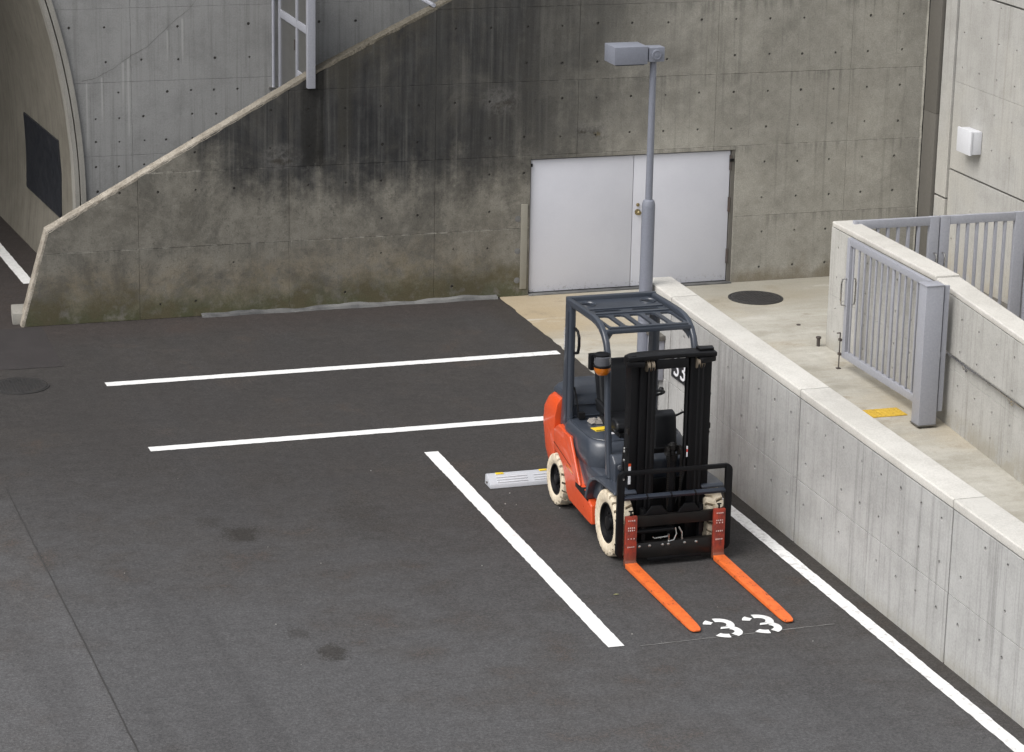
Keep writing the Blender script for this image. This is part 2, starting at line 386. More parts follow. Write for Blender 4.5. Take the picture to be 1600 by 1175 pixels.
def platform():
    g = G('platform_concrete')
    x, y, z, p = g.pos()
    big = g.noise(0.45, 6, 0.65); mid = g.noise(1.8, 7, 0.7); fin = g.noise(70, 4, 0.7)
    mm = g.noise(1.0, 5, 0.65, g.scl(0.7, 2.2, 1))
    c = g.mix(g.rg(mid * 0.5 + mm * 0.5, 0.36, 0.64), (0.30, 0.282, 0.235), (0.46, 0.445, 0.40))
    c = g.mix(g.rg(big, 0.46, 0.66) * 0.55, c, (0.36, 0.30, 0.205))
    c = g.mix(g.rg(x, 13.0, 11.2) * g.rg(y + (mid - 0.5) * 2.0, 31.0, 32.5) * 0.8, c, (0.345, 0.270, 0.165))
    c = g.mix(g.rg(y + (mid - 0.5) * 3.0, 31.5, 33.6) * g.rg(x, 12.6, 14) * 0.65, c, (0.215, 0.20, 0.158))
    c = g.mix(g.rg(mid, 0.55, 0.68) * 0.45, c, (0.19, 0.165, 0.12))
    c = g.mix(g.rg(mm, 0.60, 0.70) * 0.55, c, (0.50, 0.49, 0.45))
    c = g.mul(c, g.rg(fin, 0.25, 0.75, 0.88, 1.12))
    g.bump(fin, 0.25, 0.005)
    return g.out(c, 0.85)
M['platform'] = platform()

def doorpaint():
    g = G('door_paint')
    x, y, z, p = g.pos()
    n = g.noise(1.2, 4, 0.6); f = g.noise(90, 3, 0.7); m2 = g.noise(22, 5, 0.75)
    c = g.mix(g.rg(n, 0.35, 0.65), (0.51, 0.518, 0.566), (0.54, 0.548, 0.594))
    c = g.mix(g.rg(z + (m2 - 0.5) * 0.35, 0.22, 0.05) * g.rg(m2, 0.55, 0.62) * 0.7, c, (0.13, 0.12, 0.10))
    c = g.mul(c, g.rg(f, 0.3, 0.7, 0.98, 1.02))
    g.bump(n, 0.08, 0.01)
    return g.out(c, 0.5)
M['door'] = doorpaint()

# ------------------------------------------------------------------ mesh helpers
class B:
    def __init__(s): s.v, s.f = [], []
    def add(s, vs, fs):
        o = len(s.v); s.v += [tuple(q) for q in vs]; s.f += [tuple(i + o for i in f) for f in fs]; return s
    def box(s, x0, x1, y0, y1, z0, z1):
        vs = [(x, y, z) for z in (z0, z1) for y in (y0, y1) for x in (x0, x1)]
        return s.add(vs, [(0, 2, 3, 1), (4, 5, 7, 6), (0, 1, 5, 4), (2, 6, 7, 3), (0, 4, 6, 2), (1, 3, 7, 5)])
    def prism(s, poly, a0, a1, axis='x'):
        """closed polygon extruded along an axis; the polygon gives the two other coordinates in order"""
        n = len(poly)
        def P(q, a):
            return {'x': (a, q[0], q[1]), 'y': (q[0], a, q[1]), 'z': (q[0], q[1], a)}[axis]
        vs = [P(q, a0) for q in poly] + [P(q, a1) for q in poly]
        fs = [tuple(range(n)), tuple(range(2 * n - 1, n - 1, -1))]
        fs += [(i, i + n, (i + 1) % n + n, (i + 1) % n) for i in range(n)]
        return s.add(vs, fs)
    def bar(s, p, q, w, h, up=(0, 0, 1)):
        p, q = Vector(p), Vector(q); d = (q - p).normalized(); up = Vector(up)
        a = d.cross(up).normalized() * (w / 2); b = a.cross(d).normalized() * (h / 2)
        vs = [e + i * a + j * b for e in (p, q) for i, j in ((-1, -1), (1, -1), (1, 1), (-1, 1))]
        return s.add(vs, [(3, 2, 1, 0), (4, 5, 6, 7), (0, 1, 5, 4), (1, 2, 6, 5), (2, 3, 7, 6), (3, 0, 4, 7)])
    def tube(s, pts, r, n=10, cap=True, closed=False):
        pts = [Vector(q) for q in pts]; m = len(pts); rs = r if isinstance(r, (list, tuple)) else [r] * m
        vs = []; prev = None
        for i, q in enumerate(pts):
            if closed: d = pts[(i + 1) % m] - pts[i - 1]
            else: d = pts[min(i + 1, m - 1)] - pts[max(i - 1, 0)]
            d.normalize()
            if prev is None:
                a = d.orthogonal().normalized()
            else:
                a = (prev - d * prev.dot(d)).normalized()
            prev = a; b = d.cross(a)
            vs += [q + (a * math.cos(t) + b * math.sin(t)) * rs[i] for t in (2 * math.pi * k / n for k in range(n))]
        fs = []
        for i in range(m if closed else m - 1):
            j = (i + 1) % m
            fs += [(i * n + k, i * n + (k + 1) % n, j * n + (k + 1) % n, j * n + k) for k in range(n)]
        if cap and not closed: fs += [tuple(range(n - 1, -1, -1)), tuple((m - 1) * n + k for k in range(n))]
        return s.add(vs, fs)
    def lathe(s, prof, o, axis='z', n=24, close=False):
        """profile of (radius, height) about an axis through o"""
        o = Vector(o); vs = []
        for (r, h) in prof:
            for k in range(n):
                t = 2 * math.pi * k / n; a, b = r * math.cos(t), r * math.sin(t)
                vs.append(o + Vector({'z': (a, b, h), 'x': (h, a, b), 'y': (b, h, a)}[axis]))
        m = len(prof)
        fs = [(i * n + k, i * n + (k + 1) % n, (i + 1) * n + (k + 1) % n, (i + 1) * n + k) for i in range(m - 1) for k in range(n)]
        if not close: fs += [tuple(range(n - 1, -1, -1)), tuple((m - 1) * n + k for k in range(n))]
        return s.add(vs, fs)
    def mesh(s, name, mat, bevel=0.0, seg=2, sharp=35, smooth=True, limit=28):
        bm = bmesh.new()
        vs = [bm.verts.new(q) for q in s.v]
        for f in s.f:
            try: bm.faces.new([vs[i] for i in f])
            except ValueError: pass
        if bevel > 0:
            bmesh.ops.remove_doubles(bm, verts=bm.verts, dist=1e-5)
            bmesh.ops.recalc_face_normals(bm, faces=bm.faces)
            es = [e for e in bm.edges if len(e.link_faces) == 2 and e.calc_face_angle(0) > R(limit)]
            bmesh.ops.bevel(bm, geom=es, offset=bevel, segments=seg, affect='EDGES', profile=0.6, clamp_overlap=True)
        bmesh.ops.recalc_face_normals(bm, faces=bm.faces)
        me = bpy.data.meshes.new(name); bm.to_mesh(me); bm.free()
        if smooth:
            me.shade_smooth(); me.set_sharp_from_angle(angle=R(sharp))
        me.materials.append(mat)
        return me
    def obj(s, name, mat, parent=None, bevel=0.0, seg=2, sharp=35, label=None, smooth=True, limit=28):
        return link(name, s.mesh(name, mat, bevel, seg, sharp, smooth, limit), parent, label)

def link(name, me, parent=None, label=None, loc=None):
    o = bpy.data.objects.new(name, me); C.objects.link(o)
    if parent is not None: o.parent = parent
    if loc is not None: o.location = loc
    if label: o['label'] = label
    return o
def thing(name, label, cat, loc=(0, 0, 0), group=None):
    o = bpy.data.objects.new(name, None); C.objects.link(o); o.location = loc
    o.empty_display_size = 0.2
    o['label'] = label; o['category'] = cat
    if group: o['group'] = group
    return o
def tag(o, label, cat, group=None):
    o['label'] = label; o['category'] = cat
    if group: o['group'] = group
    return o
def struct(o):
    o['kind'] = 'structure'; return o
def stuff(o):
    o['kind'] = 'stuff'; return o

def inpoly(p, poly):
    r = False; n = len(poly)
    for i in range(n):
        a, b = poly[i], poly[i - 1]
        if (a[1] > p[1]) != (b[1] > p[1]) and p[0] < (b[0] - a[0]) * (p[1] - a[1]) / (b[1] - a[1]) + a[0]: r = not r
    return r
def clip(poly, a, b, c):
    """keep a*x+b*y<=c"""
    out = []
    for i in range(len(poly)):
        p, q = poly[i - 1], poly[i]; dp, dq = a * p[0] + b * p[1] - c, a * q[0] + b * q[1] - c
        if (dp <= 0) != (dq <= 0):
            t = dp / (dp - dq); out.append((p[0] + (q[0] - p[0]) * t, p[1] + (q[1] - p[1]) * t))
        if dq <= 0: out.append(q)
    return out
def inset(poly, d):
    n = len(poly); ar = sum(poly[i - 1][0] * poly[i][1] - poly[i][0] * poly[i - 1][1] for i in range(n))
    s = 1 if ar > 0 else -1; out = []
    for i in range(n):
        p0, p1, p2 = Vector(poly[i - 1]), Vector(poly[i]), Vector(poly[(i + 1) % n])
        d1, d2 = (p1 - p0).normalized(), (p2 - p1).normalized()
        n1, n2 = Vector((-d1.y, d1.x)) * s, Vector((-d2.y, d2.x)) * s
        k = n1 + n2
        k = k * (1.0 / max(0.3, k.dot(n1)))
        q = p1 + k * d
        out.append((q.x, q.y))
    return out
def panel_mesh(name, outline, holes, o, u, v, depth, mat, gap=0.003, rad=0.022, cham=0.003, cut=()):
    """cast slab face with real round recesses; outline in (u,v), n = u x v faces outward. cut: polygons left open"""
    o, u, v = Vector(o), Vector(u), Vector(v); n = u.cross(v)
    ol = inset(outline, gap) if gap else outline
    il = inset(ol, cham)
    hs = []
    for h in holes:
        hx, hy, hr = h if len(h) == 3 else (*h, rad)
        ring = [(hx + hr * math.cos(2 * math.pi * k / 8), hy + hr * math.sin(2 * math.pi * k / 8)) for k in range(8)]
        if inpoly((hx, hy), il) and all(inpoly(q, inset(il, 0.01)) for q in ring): hs.append(ring)
    for cp in cut: hs.append(list(cp))
    pts = [Vector(q) for q in il]; ed = [(i, (i + 1) % len(il)) for i in range(len(il))]
    for ring in hs:
        b = len(pts); pts += [Vector(q) for q in ring]; ed += [(b + i, b + (i + 1) % len(ring)) for i in range(len(ring))]
    rv_, re_, rf_, *_ = delaunay_2d_cdt(pts, ed, [], 0, 1e-6)
    vs = [o + u * q.x + v * q.y for q in rv_]; fs = []
    for f in rf_:
        cx = sum(rv_[i].x for i in f) / len(f); cy = sum(rv_[i].y for i in f) / len(f)
        if not inpoly((cx, cy), il): continue
        if any(inpoly((cx, cy), h) for h in hs): continue
        fs.append(tuple(f))
    b = B(); b.add(vs, fs)
    m = len(ol)
    ring = [o + u * q[0] + v * q[1] for q in il] + [o + u * q[0] + v * q[1] - n * cham for q in ol] + [o + u * q[0] + v * q[1] - n * depth for q in ol]
    b.add(ring, [(k * m + i, (k + 1) * m + i, (k + 1) * m + (i + 1) % m, k * m + (i + 1) % m) for k in (0, 1) for i in range(m)])
    for h in hs:
        m = len(h); hh = [o + u * q[0] + v * q[1] for q in h] + [o + u * q[0] + v * q[1] - n * depth for q in h]
        b.add(hh, [(i, (i + 1) % m, m + (i + 1) % m, m + i) for i in range(m)])
    bm = bmesh.new(); bv = [bm.verts.new(q) for q in b.v]
    for f in b.f:
        try: bm.faces.new([bv[i] for i in f])
        except ValueError: pass
    bmesh.ops.remove_doubles(bm, verts=bm.verts, dist=1e-6)
    me = bpy.data.meshes.new(name); bm.to_mesh(me); bm.free()
    me.materials.append(mat)
    return me, hs
def plugs(name, items, o, u, v, depth, mat, parent):
    """mortar discs at the bottom of the form-tie recesses: one part"""
    b = B(); o, u, v = Vector(o), Vector(u), Vector(v); n = u.cross(v)
    for ring in items:
        b.add([o + u * q[0] + v * q[1] - n * (depth - 0.004) for q in ring], [tuple(range(len(ring)))])
    return stuff(b.obj(name, mat, parent, smooth=False))

def text_mesh(name, body, size, mat, depth=0.002):
    cu = bpy.data.curves.new(name, 'FONT'); cu.body = body; cu.size = size; cu.extrude = depth / 2
    cu.align_x = 'CENTER'; cu.align_y = 'CENTER'
    to = bpy.data.objects.new(name, cu)
    C.objects.link(to)
    dg = bpy.context.evaluated_depsgraph_get()
    me = bpy.data.meshes.new_from_object(to.evaluated_get(dg))
    bpy.data.objects.remove(to); bpy.data.curves.remove(cu)
    me.materials.clear(); me.materials.append(mat); me.name = name
    return me

# ------------------------------------------------------------------ ground
def jag(p, q, n, amp):
    p, q = Vector(p), Vector(q); d = (q - p); nn = Vector((-d.y, d.x)).normalized()
    return [p + d * (i / n) + nn * (rng.uniform(-amp, amp) if 0 < i < n else 0) for i in range(n + 1)]
def sheet(name, poly, z, mat, parent=None):
    b = B(); b.add([(q[0], q[1], z) for q in poly], [tuple(range(len(poly)))])
    return b.obj(name, mat, parent, smooth=False)

apron_edge = [(10.99 + rng.uniform(-0.012, 0.012), 28.0 + i * 0.115) for i in range(51)]
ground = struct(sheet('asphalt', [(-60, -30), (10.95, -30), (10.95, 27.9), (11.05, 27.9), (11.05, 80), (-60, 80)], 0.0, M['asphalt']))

def strip(name, p, q, w, z=0.006, amp=0.004, parent=ground, mat=None):
    """painted line with slightly ragged edges"""
    p, q = Vector(p), Vector(q); d = (q - p); L = d.length; d.normalize(); nn = Vector((-d.y, d.x))
    n = max(2, int(L / 0.06)); b = B(); vs = []
    for i in range(n + 1):
        c = p + d * (L * i / n)
        vs += [(*(c - nn * (w / 2 + rng.uniform(-amp, amp))), z), (*(c + nn * (w / 2 + rng.uniform(-amp, amp))), z)]
    b.add(vs, [(2 * i, 2 * i + 2, 2 * i + 3, 2 * i + 1) for i in range(n)])
    return b.obj(name, mat or M['line'], parent, smooth=False)

strip('parking_line', (8.205, 21.66), (8.205, 27.59), 0.158)
strip('parking_line', (5.225, 31.05), (10.88, 31.07), 0.16)
strip('parking_line', (5.25, 28.45), (10.88, 28.47), 0.16)
strip('parking_line', (10.655, 17.90), (10.655, 27.3), 0.138)
strip('parking_line', (10.58, 17.83), (10.90, 17.83), 0.15, z=0.010)
strip('parking_line', (5.40, 36.0), (5.08, 44.0), 0.16) if False else strip('parking_line', (5.06, 36.05), (4.78, 41.5), 0.15)
# faint chalk setting-out line in front of the bay
strip('chalk_line', (8.42, 21.62), (10.35, 21.66), 0.012, z=0.005, amp=0.004, mat=M['chalk'])
# old, lighter asphalt left of the long seam and the tar seam itself
seam = [(3.54, 31.0), (3.56, 28.0), (3.57, 26.7), (3.585, 25.4), (3.62, 23.3), (3.65, 20.5), (3.70, 17.0), (3.7, 10.0)]
seamj = []
for a, b_ in zip(seam[:-1], seam[1:]):
    seamj += [(q.x, q.y) for q in jag(a, b_, 12, 0.004)[:-1]]
seamj.append(seam[-1])
b = B(); vs = []
for i, (x, y) in enumerate([s for s in seamj if s[1] < 27.6]):
    w = 0.004 + 0.004 * rng.random()
    vs += [(x - w, y, 0.0065), (x + w, y, 0.0065)]
b.add(vs, [(2 * i, 2 * i + 1, 2 * i + 3, 2 * i + 2) for i in range(len(vs) // 2 - 1)])
b.obj('asphalt_seam', M['seal'], ground, smooth=False)
e1 = [(q.x, q.y) for q in jag((4.89, 33.8), (4.87, 31.94), 14, 0.01)]
e2 = [(q.x, q.y) for q in jag((4.87, 31.94), (2.2, 32.02), 14, 0.012)]
sheet('asphalt_patch', [(2.2, 33.8)] + e1 + e2[1:], 0.004, M['patch_dark'], ground)
# stencilled 33: strokes with stencil bridges
def three(cx, cy, w, h, t, z):
    """digit 3 lying on the ground, readable from -Y: three strokes with stencil bridges between"""
    b = B()
    def stroke(pts):
        n = len(pts); vs = []
        for i, q in enumerate(pts):
            a, c_ = Vector(pts[max(i - 1, 0)]), Vector(pts[min(i + 1, n - 1)]); d = (c_ - a).normalized()
            nn = Vector((-d.y, d.x)); tt = t * (0.5 + 0.12 * abs(d.x))
            vs += [(q[0] - nn.x * tt, q[1] - nn.y * tt, z), (q[0] + nn.x * tt, q[1] + nn.y * tt, z)]
        b.add(vs, [(2 * i, 2 * i + 1, 2 * i + 3, 2 * i + 2) for i in range(n - 1)])
    def arc(oy, rx, ry, a0, a1, n=9):
        return [(cx + rx * math.cos(R(a0 + (a1 - a0) * i / n)), cy + oy + ry * math.sin(R(a0 + (a1 - a0) * i / n))) for i in range(n + 1)]
    rx, ry = w / 2 - t / 2, h / 4 - t * 0.10
    o_ = h / 4 - t * 0.30
    stroke(arc(o_, rx * 0.95, ry, 166, 122, 5))
    stroke(arc(o_, rx * 0.95, ry, 96, -42))
    z += 0.0006
    stroke(arc(-o_, rx, ry, 48, -66))
    z += 0.0006
    # the waist where both bowls meet
    b.add([(cx - 0.10 * w, cy - 0.05 * h, z), (cx + 0.34 * w, cy - 0.05 * h, z), (cx + 0.34 * w, cy + 0.05 * h, z), (cx - 0.02 * w, cy + 0.05 * h, z)], [(0, 1, 2, 3)])
    stroke(arc(-o_, rx, ry, -92, -152, 5))
    return b
for cx in (9.305, 9.695):
    three(cx, 21.83, 0.30, 0.45, 0.070, 0.007).obj('painted_digit', M['line'], ground, smooth=False)

# manhole covers
def manhole(name, loc, r, label):
    t = thing(name, label, 'manhole cover', loc)
    b = B(); b.lathe([(r * 1.06, -0.02), (r * 1.06, 0.006), (r * 0.99, 0.008), (r * 0.985, 0.001)], (0, 0, 0), 'z', 48)
    b.obj('ring', M['iron'], t)
    b = B(); b.lathe([(r * 0.97, -0.01), (r * 0.97, 0.008), (r * 0.94, 0.010)], (0, 0, 0), 'z', 48)
    c = b.obj('lid', M['iron'], t)
    s = B(); st = r / 8
    for i in range(-8, 9):
        for j in range(-8, 9):
            x, y = i * st, j * st
            if math.hypot(x, y) < r * 0.88: s.box(x - st * .3, x + st * .3, y - st * .3, y + st * .3, 0.009, 0.013)
    stuff(s.obj('tread_studs', M['iron'], c, smooth=False))
    return t
manhole('manhole_cover', (4.24, 31.24, 0.003), 0.33, 'round cast iron manhole cover in the dark asphalt at the left')
manhole('manhole_cover', (14.33, 32.98, 0.006), 0.35, 'round dark manhole cover in the pale concrete yard by the white doors')

# concrete yard and the ramp between the walls
yard = struct(sheet('concrete_yard', apron_edge + [(11.0, 33.86), (11.0, 34.4), (17.6, 34.4), (17.6, 27.5), (11.02, 27.5)], 0.004, M['platform']))
ramp = B(); ramp.add([(11.15, 27.5, 0.004), (14.3, 27.5, 0.004), (14.3, 10.0, -1.2), (11.15, 10.0, -1.2)], [(0, 1, 2, 3)])
struct(ramp.obj('concrete_ramp', M['platform']))
path = B(); path.add([(14.4, 27.5, 0.004), (17.6, 27.5, 0.004), (17.6, 10.0, -1.2), (14.4, 10.0, -1.2)], [(0, 1, 2, 3)])
struct(path.obj('side_path', M['platform']))

# ------------------------------------------------------------------ stained wall with the white doors
FY = 33.85
wall = thing('stained_wall', 'tall sloping-topped concrete wall stained black and green with white double doors', 'wall', (4.66, FY, 0))
def W(ob):           # parent keeping world coordinates
    par = ob.parent
    if par is not None:
        q = par
        off = Vector((0, 0, 0))
        while q is not None:
            off = off + q.location; q = q.parent
        ob.location = -off
    return ob
top_line = [(4.66, 0.0), (5.01, 1.22), (8.45, 3.11), (10.33, 4.02), (13.2, 5.45), (17.08, 5.45)]
DX0, DX1, DZ = 11.40, 14.32, 1.855
D = 0.03
core = B()
core.prism([(4.69, 0), (5.04, 1.19), (8.45, 3.08), (10.33, 3.99), (11.40, 4.52), (11.40, 0)], FY + D, FY + 0.28, 'y')
core.prism([(11.40, DZ), (11.40, 4.53), (13.2, 5.43), (14.32, 5.43), (14.32, DZ)], FY + D, FY + 0.40, 'y')
core.prism([(14.32, 0), (14.32, 5.43), (17.08, 5.43), (17.08, 0)], FY + D, FY + 0.40, 'y')
W(core.obj('wall_core', M['core'], wall, smooth=False))
xs = [4.2, 6.16, 8.12, 10.08, 12.04, 14.0, 15.96, 17.08]
zs = [0.0, 0.93, 1.91, 2.90, 3.88, 4.86, 5.45]
O, U, Vv = (0, FY, 0), (1, 0, 0), (0, 0, 1)
allh = []
door_poly = [(DX0, -0.05), (DX1, -0.05), (DX1, DZ), (DX0, DZ)]
def wallcell(poly):
    for a, b_ in zip(top_line[:-1], top_line[1:]):
        dx, dz = b_[0] - a[0], b_[1] - a[1]
        poly = clip(poly, -dz, dx, -dz * a[0] + dx * a[1]) if poly else poly
    return poly
for i in range(len(xs) - 1):
    for j in range(len(zs) - 1):
        x0, x1, z0, z1 = xs[i], xs[i + 1], zs[j], zs[j + 1]
        pieces = [[(x0, z0), (x1, z0), (x1, z1), (x0, z1)]]
        if x1 > DX0 and x0 < DX1 and z0 < DZ:
            pieces = []
            if x0 < DX0: pieces.append([(x0, z0), (DX0, z0), (DX0, z1), (x0, z1)])
            if x1 > DX1: pieces.append([(DX1, z0), (x1, z0), (x1, z1), (DX1, z1)])
            if z1 > DZ: pieces.append([(max(x0, DX0), DZ), (min(x1, DX1), DZ), (min(x1, DX1), z1), (max(x0, DX0), z1)])
        for pc in pieces:
            pc = wallcell(pc)
            if len(pc) < 3: continue
            area = abs(sum(pc[k - 1][0] * pc[k][1] - pc[k][0] * pc[k - 1][1] for k in range(len(pc)))) / 2
            if area < 0.004: continue
            holes = []
            for a in range(30):
                for c in range(12):
                    hx, hz = 3.96 + 0.49 * a, 0.20 + 0.49 * c
                    keep = 0.25 if hx < 10.2 and hz < 1.5 else (0.55 if hx < 11 else 0.93)
                    if rng.random() < keep: holes.append((hx + rng.uniform(-.015, .015), hz + rng.uniform(-.012, .012), rng.uniform(0.013, 0.021)))
            off = rng.uniform(0, 0.003)
            me, hh = panel_mesh('concrete_panel', pc, holes, (0, FY - off, 0), U, Vv, D + off, M['back'], gap=0.0016, cham=0.003)
            ob = W(link('concrete_panel', me, wall)); allh += hh
W(plugs('tie_hole_plugs', allh, O, U, Vv, 0.024, M['plug'], wall))
# pale weathered coping on the slope and down the leaning end
cop = B()
pl = [(4.645, 0.0), (4.995, 1.225), (8.44, 3.122), (10.325, 4.035), (13.2, 5.465)]
n = 90
out = []
for k in range(len(pl) - 1):
    a, b_ = pl[k], pl[k + 1]; L = math.dist(a, b_); m = max(4, int(L / 0.07))
    for i in range(m): out.append((a[0] + (b_[0] - a[0]) * i / m, a[1] + (b_[1] - a[1]) * i / m))
out.append(pl[-1])
vs = []
for k, (x, z) in enumerate(out):
    a = out[max(k - 1, 0)]; c = out[min(k + 1, len(out) - 1)]
    dx, dz = c[0] - a[0], c[1] - a[1]; L = math.hypot(dx, dz); nx, nz_ = -dz / L, dx / L
    e = rng.uniform(0, 0.014)
    vs += [(x + nx * 0.001 - nx * 0.03, FY + 0.002 - 0.004, z + nz_ * 0.001 - nz_ * (0.028 + e)), (x + nx * e * .5, FY - 0.004 + e, z + nz_ * e * .5),
           (x + nx * 0.004, FY + 0.215 + e, z + nz_ * 0.004), (x - nx * 0.08, FY + 0.285, z - nz_ * 0.03)]
cop.add(vs, [(4 * i + k, 4 * i + 4 + k, 4 * i + 5 + k, 4 * i + 1 + k) for i in range(len(out) - 1) for k in range(3)])
W(cop.obj('coping', M['slopetop'], wall, smooth=False))
# mortar kerb along the foot
kb = B(); vs = []; nk = 70
for i in range(nk + 1):
    x = 6.95 + (10.95 - 6.95) * i / nk
    h = 0.030 + 0.014 * math.sin(i * 0.23) + 0.008 * math.sin(i * 0.71 + 1) + 0.005 * rng.random() - (0.016 if i < 12 else 0); w = 0.075 + 0.012 * math.sin(i * 0.37) + 0.010 * rng.random()
    vs += [(x, FY - w, 0.0), (x, FY - w + 0.012, h * 0.85), (x, FY - w * 0.45, h), (x, FY + 0.0, h + 0.012)]
kb.add(vs, [(4 * i + k, 4 * i + 4 + k, 4 * i + 5 + k, 4 * i + 1 + k) for i in range(nk) for k in range(3)])
W(kb.obj('mortar_kerb', M['kerbm'], wall, sharp=30))
# upright board strip and repair spots left of the doors
bd = B(); bd.box(11.275, 11.365, FY - 0.018, FY, 0.10, 1.26); W(bd.obj('edge_board', M['wood'], wall, bevel=0.004))
for z in (0.22, 0.62, 1.06):
    b = B(); b.lathe([(0.045, 0), (0.042, -0.006), (0.02, -0.009)], (11.235, FY + 0.003, z), 'y', 14); W(b.obj('mortar_spot', M['kerbm'], wall))
# thresholds and reveals
fr = B(); fr.box(DX1 - 0.05, DX1 - 0.001, FY + 0.012, FY + 0.22, 0.012, DZ - 0.002); W(fr.obj('door_jamb', M['cover'], wall))
fr = B(); fr.box(DX0 + 0.001, DX0 + 0.012, FY + 0.05, FY + 0.22, 0.012, DZ - 0.002); W(fr.obj('door_jamb', M['cover'], wall))
fr = B(); fr.box(DX0 + 0.03, DX1 - 0.05, FY + 0.05, FY + 0.2, DZ - 0.010, DZ - 0.002); W(fr.obj('door_head', M['cover'], wall))
fr = B(); fr.box(DX0 + 0.002, DX1 - 0.002, FY - 0.05, FY + 0.25, -0.05, 0.022); W(fr.obj('door_sill', M['kerbm'], wall, bevel=0.006))
XM = 12.865
for x0, x1 in ((DX0 + 0.016, XM - 0.004), (XM + 0.004, DX1 - 0.062)):
    b = B(); b.box(x0, x1, FY + 0.035, FY + 0.075, 0.035, DZ - 0.014)
    dl = W(b.obj('door', M['door'], wall, bevel=0.004))
    if x0 > XM - 0.1:
        k = B(); k.lathe([(0.042, 0.0), (0.042, -0.006), (0.016, -0.012), (0.014, -0.04), (0.030, -0.052), (0.031, -0.072), (0.018, -0.082)], (12.94, FY + 0.034, 1.06), 'y', 20)
        W(k.obj('door_knob', M['brass'], dl))
        k = B(); k.lathe([(0.024, 0.0), (0.024, -0.012), (0.015, -0.018)], (12.94, FY + 0.034, 1.16), 'y', 18)
        W(k.obj('door_lock', M['brass'], dl))
        for z in (0.28, 1.0, 1.58):
            h = B(); h.box(x1 - 0.012, x1 + 0.018, FY + 0.012, FY + 0.034, z, z + 0.2); h.tube([(x1 + 0.006, FY + 0.012, z), (x1 + 0.006, FY + 0.012, z + 0.2)], 0.013, 8)
            W(h.obj('hinge', M['rust'], dl))
    else:
        h = B(); h.box(x0 - 0.03, x0 + 0.012, FY + 0.006, FY + 0.034, DZ - 0.10, DZ - 0.06); W(h.obj('hinge', M['black'], dl))
h = B(); h.box(DX1 - 0.075, DX1 - 0.02, FY - 0.004, FY + 0.03, DZ - 0.16, DZ - 0.12); W(h.obj('door_stop', M['black'], wall))
# low footing block beside the leaning end
b = B(); b.prism([(4.55, 33.98), (4.95, 33.98), (4.95, 34.46), (4.60, 34.46)], 0.0, 0.15, 'z')
tag(b.obj('footing_block', M['rim'], None, bevel=0.015), 'small pale concrete block beside the leaning end of the stained wall', 'kerb block')

# ------------------------------------------------------------------ grey wall with the tunnel arch
GY = 35.55
gw = thing('grey_wall', 'smooth grey concrete wall with tunnel mouth behind the stained sloping wall', 'wall', (5.77, GY, 0))
AC, AZ, AR = 5.77 - 9.5, 1.2, 9.5           # arch centre and outer rim radius
def arch(r, z0=-0.02, z1=8.4, n=26):
    pts = []
    for i in range(n + 1):
        z = z0 + (z1 - z0) * i / n
        pts.append((AC + math.sqrt(max(0, r * r - (z - AZ) ** 2)), z))
    return pts
gxs = [6.41, 8.3, 10.2, 12.1, 14.0]; gzs = [-0.02, 0.82, 1.80, 2.78, 3.75, 4.7, 5.7, 8.4]
GO = (0, GY, 0); gh = []
def greyholes(x0, x1, z0, z1):
    hs_ = []
    if z0 < 2.7:
        for a in range(40):
            for c in range(10):
                hs_.append((5.60 + 0.32 * a + rng.uniform(-.008, .008), 0.36 + 0.325 * c, 0.018))
    else:
        for a in range(24):
            for c in range(6):
                if rng.random() < .85: hs_.append((5.60 + 0.48 * a, 3.06 + 0.44 * c, 0.019))
    return [(h[0] + rng.uniform(-.015, .015), h[1] + rng.uniform(-.012, .012), h[2] * rng.uniform(0.7, 1.15)) for h in hs_ if rng.random() < 0.84]
for j in range(len(gzs) - 1):
    z0, z1 = gzs[j], gzs[j + 1]
    edge = [q for q in arch(AR, z0, z1, 8)]
    cells = [[(edge[0][0], z0), (6.41, z0), (6.41, z1)] + list(reversed(edge))[0:-1]]
    cells += [[(gxs[i], z0), (gxs[i + 1], z0), (gxs[i + 1], z1), (gxs[i], z1)] for i in range(len(gxs) - 1)]
    for pc in cells:
        off = rng.uniform(0, 0.002)
        me, hh = panel_mesh('concrete_panel', pc, greyholes(0, 0, z0, z1), (0, GY - off, 0), U, Vv, 0.03 + off, M['greyw'], gap=0.0012, cham=0.0025)
        W(link('concrete_panel', me, gw)); gh += hh
W(plugs('tie_hole_plugs', gh, GO, U, Vv, 0.024, M['plug'], gw))
c = B(); ar = arch(AR, -0.02, 8.4, 30)
c.prism([(14.0, -0.02), (14.0, 8.4)] + list(reversed(ar)), GY + 0.03, GY + 0.5, 'y'); W(c.obj('wall_core', M['core'], gw, smooth=False))
# wall over and left of the arch so that the tunnel is closed off from the sky
crown = [(AC + AR * math.cos(R(a)), AZ + AR * math.sin(R(a))) for a in range(0, 181, 4)]
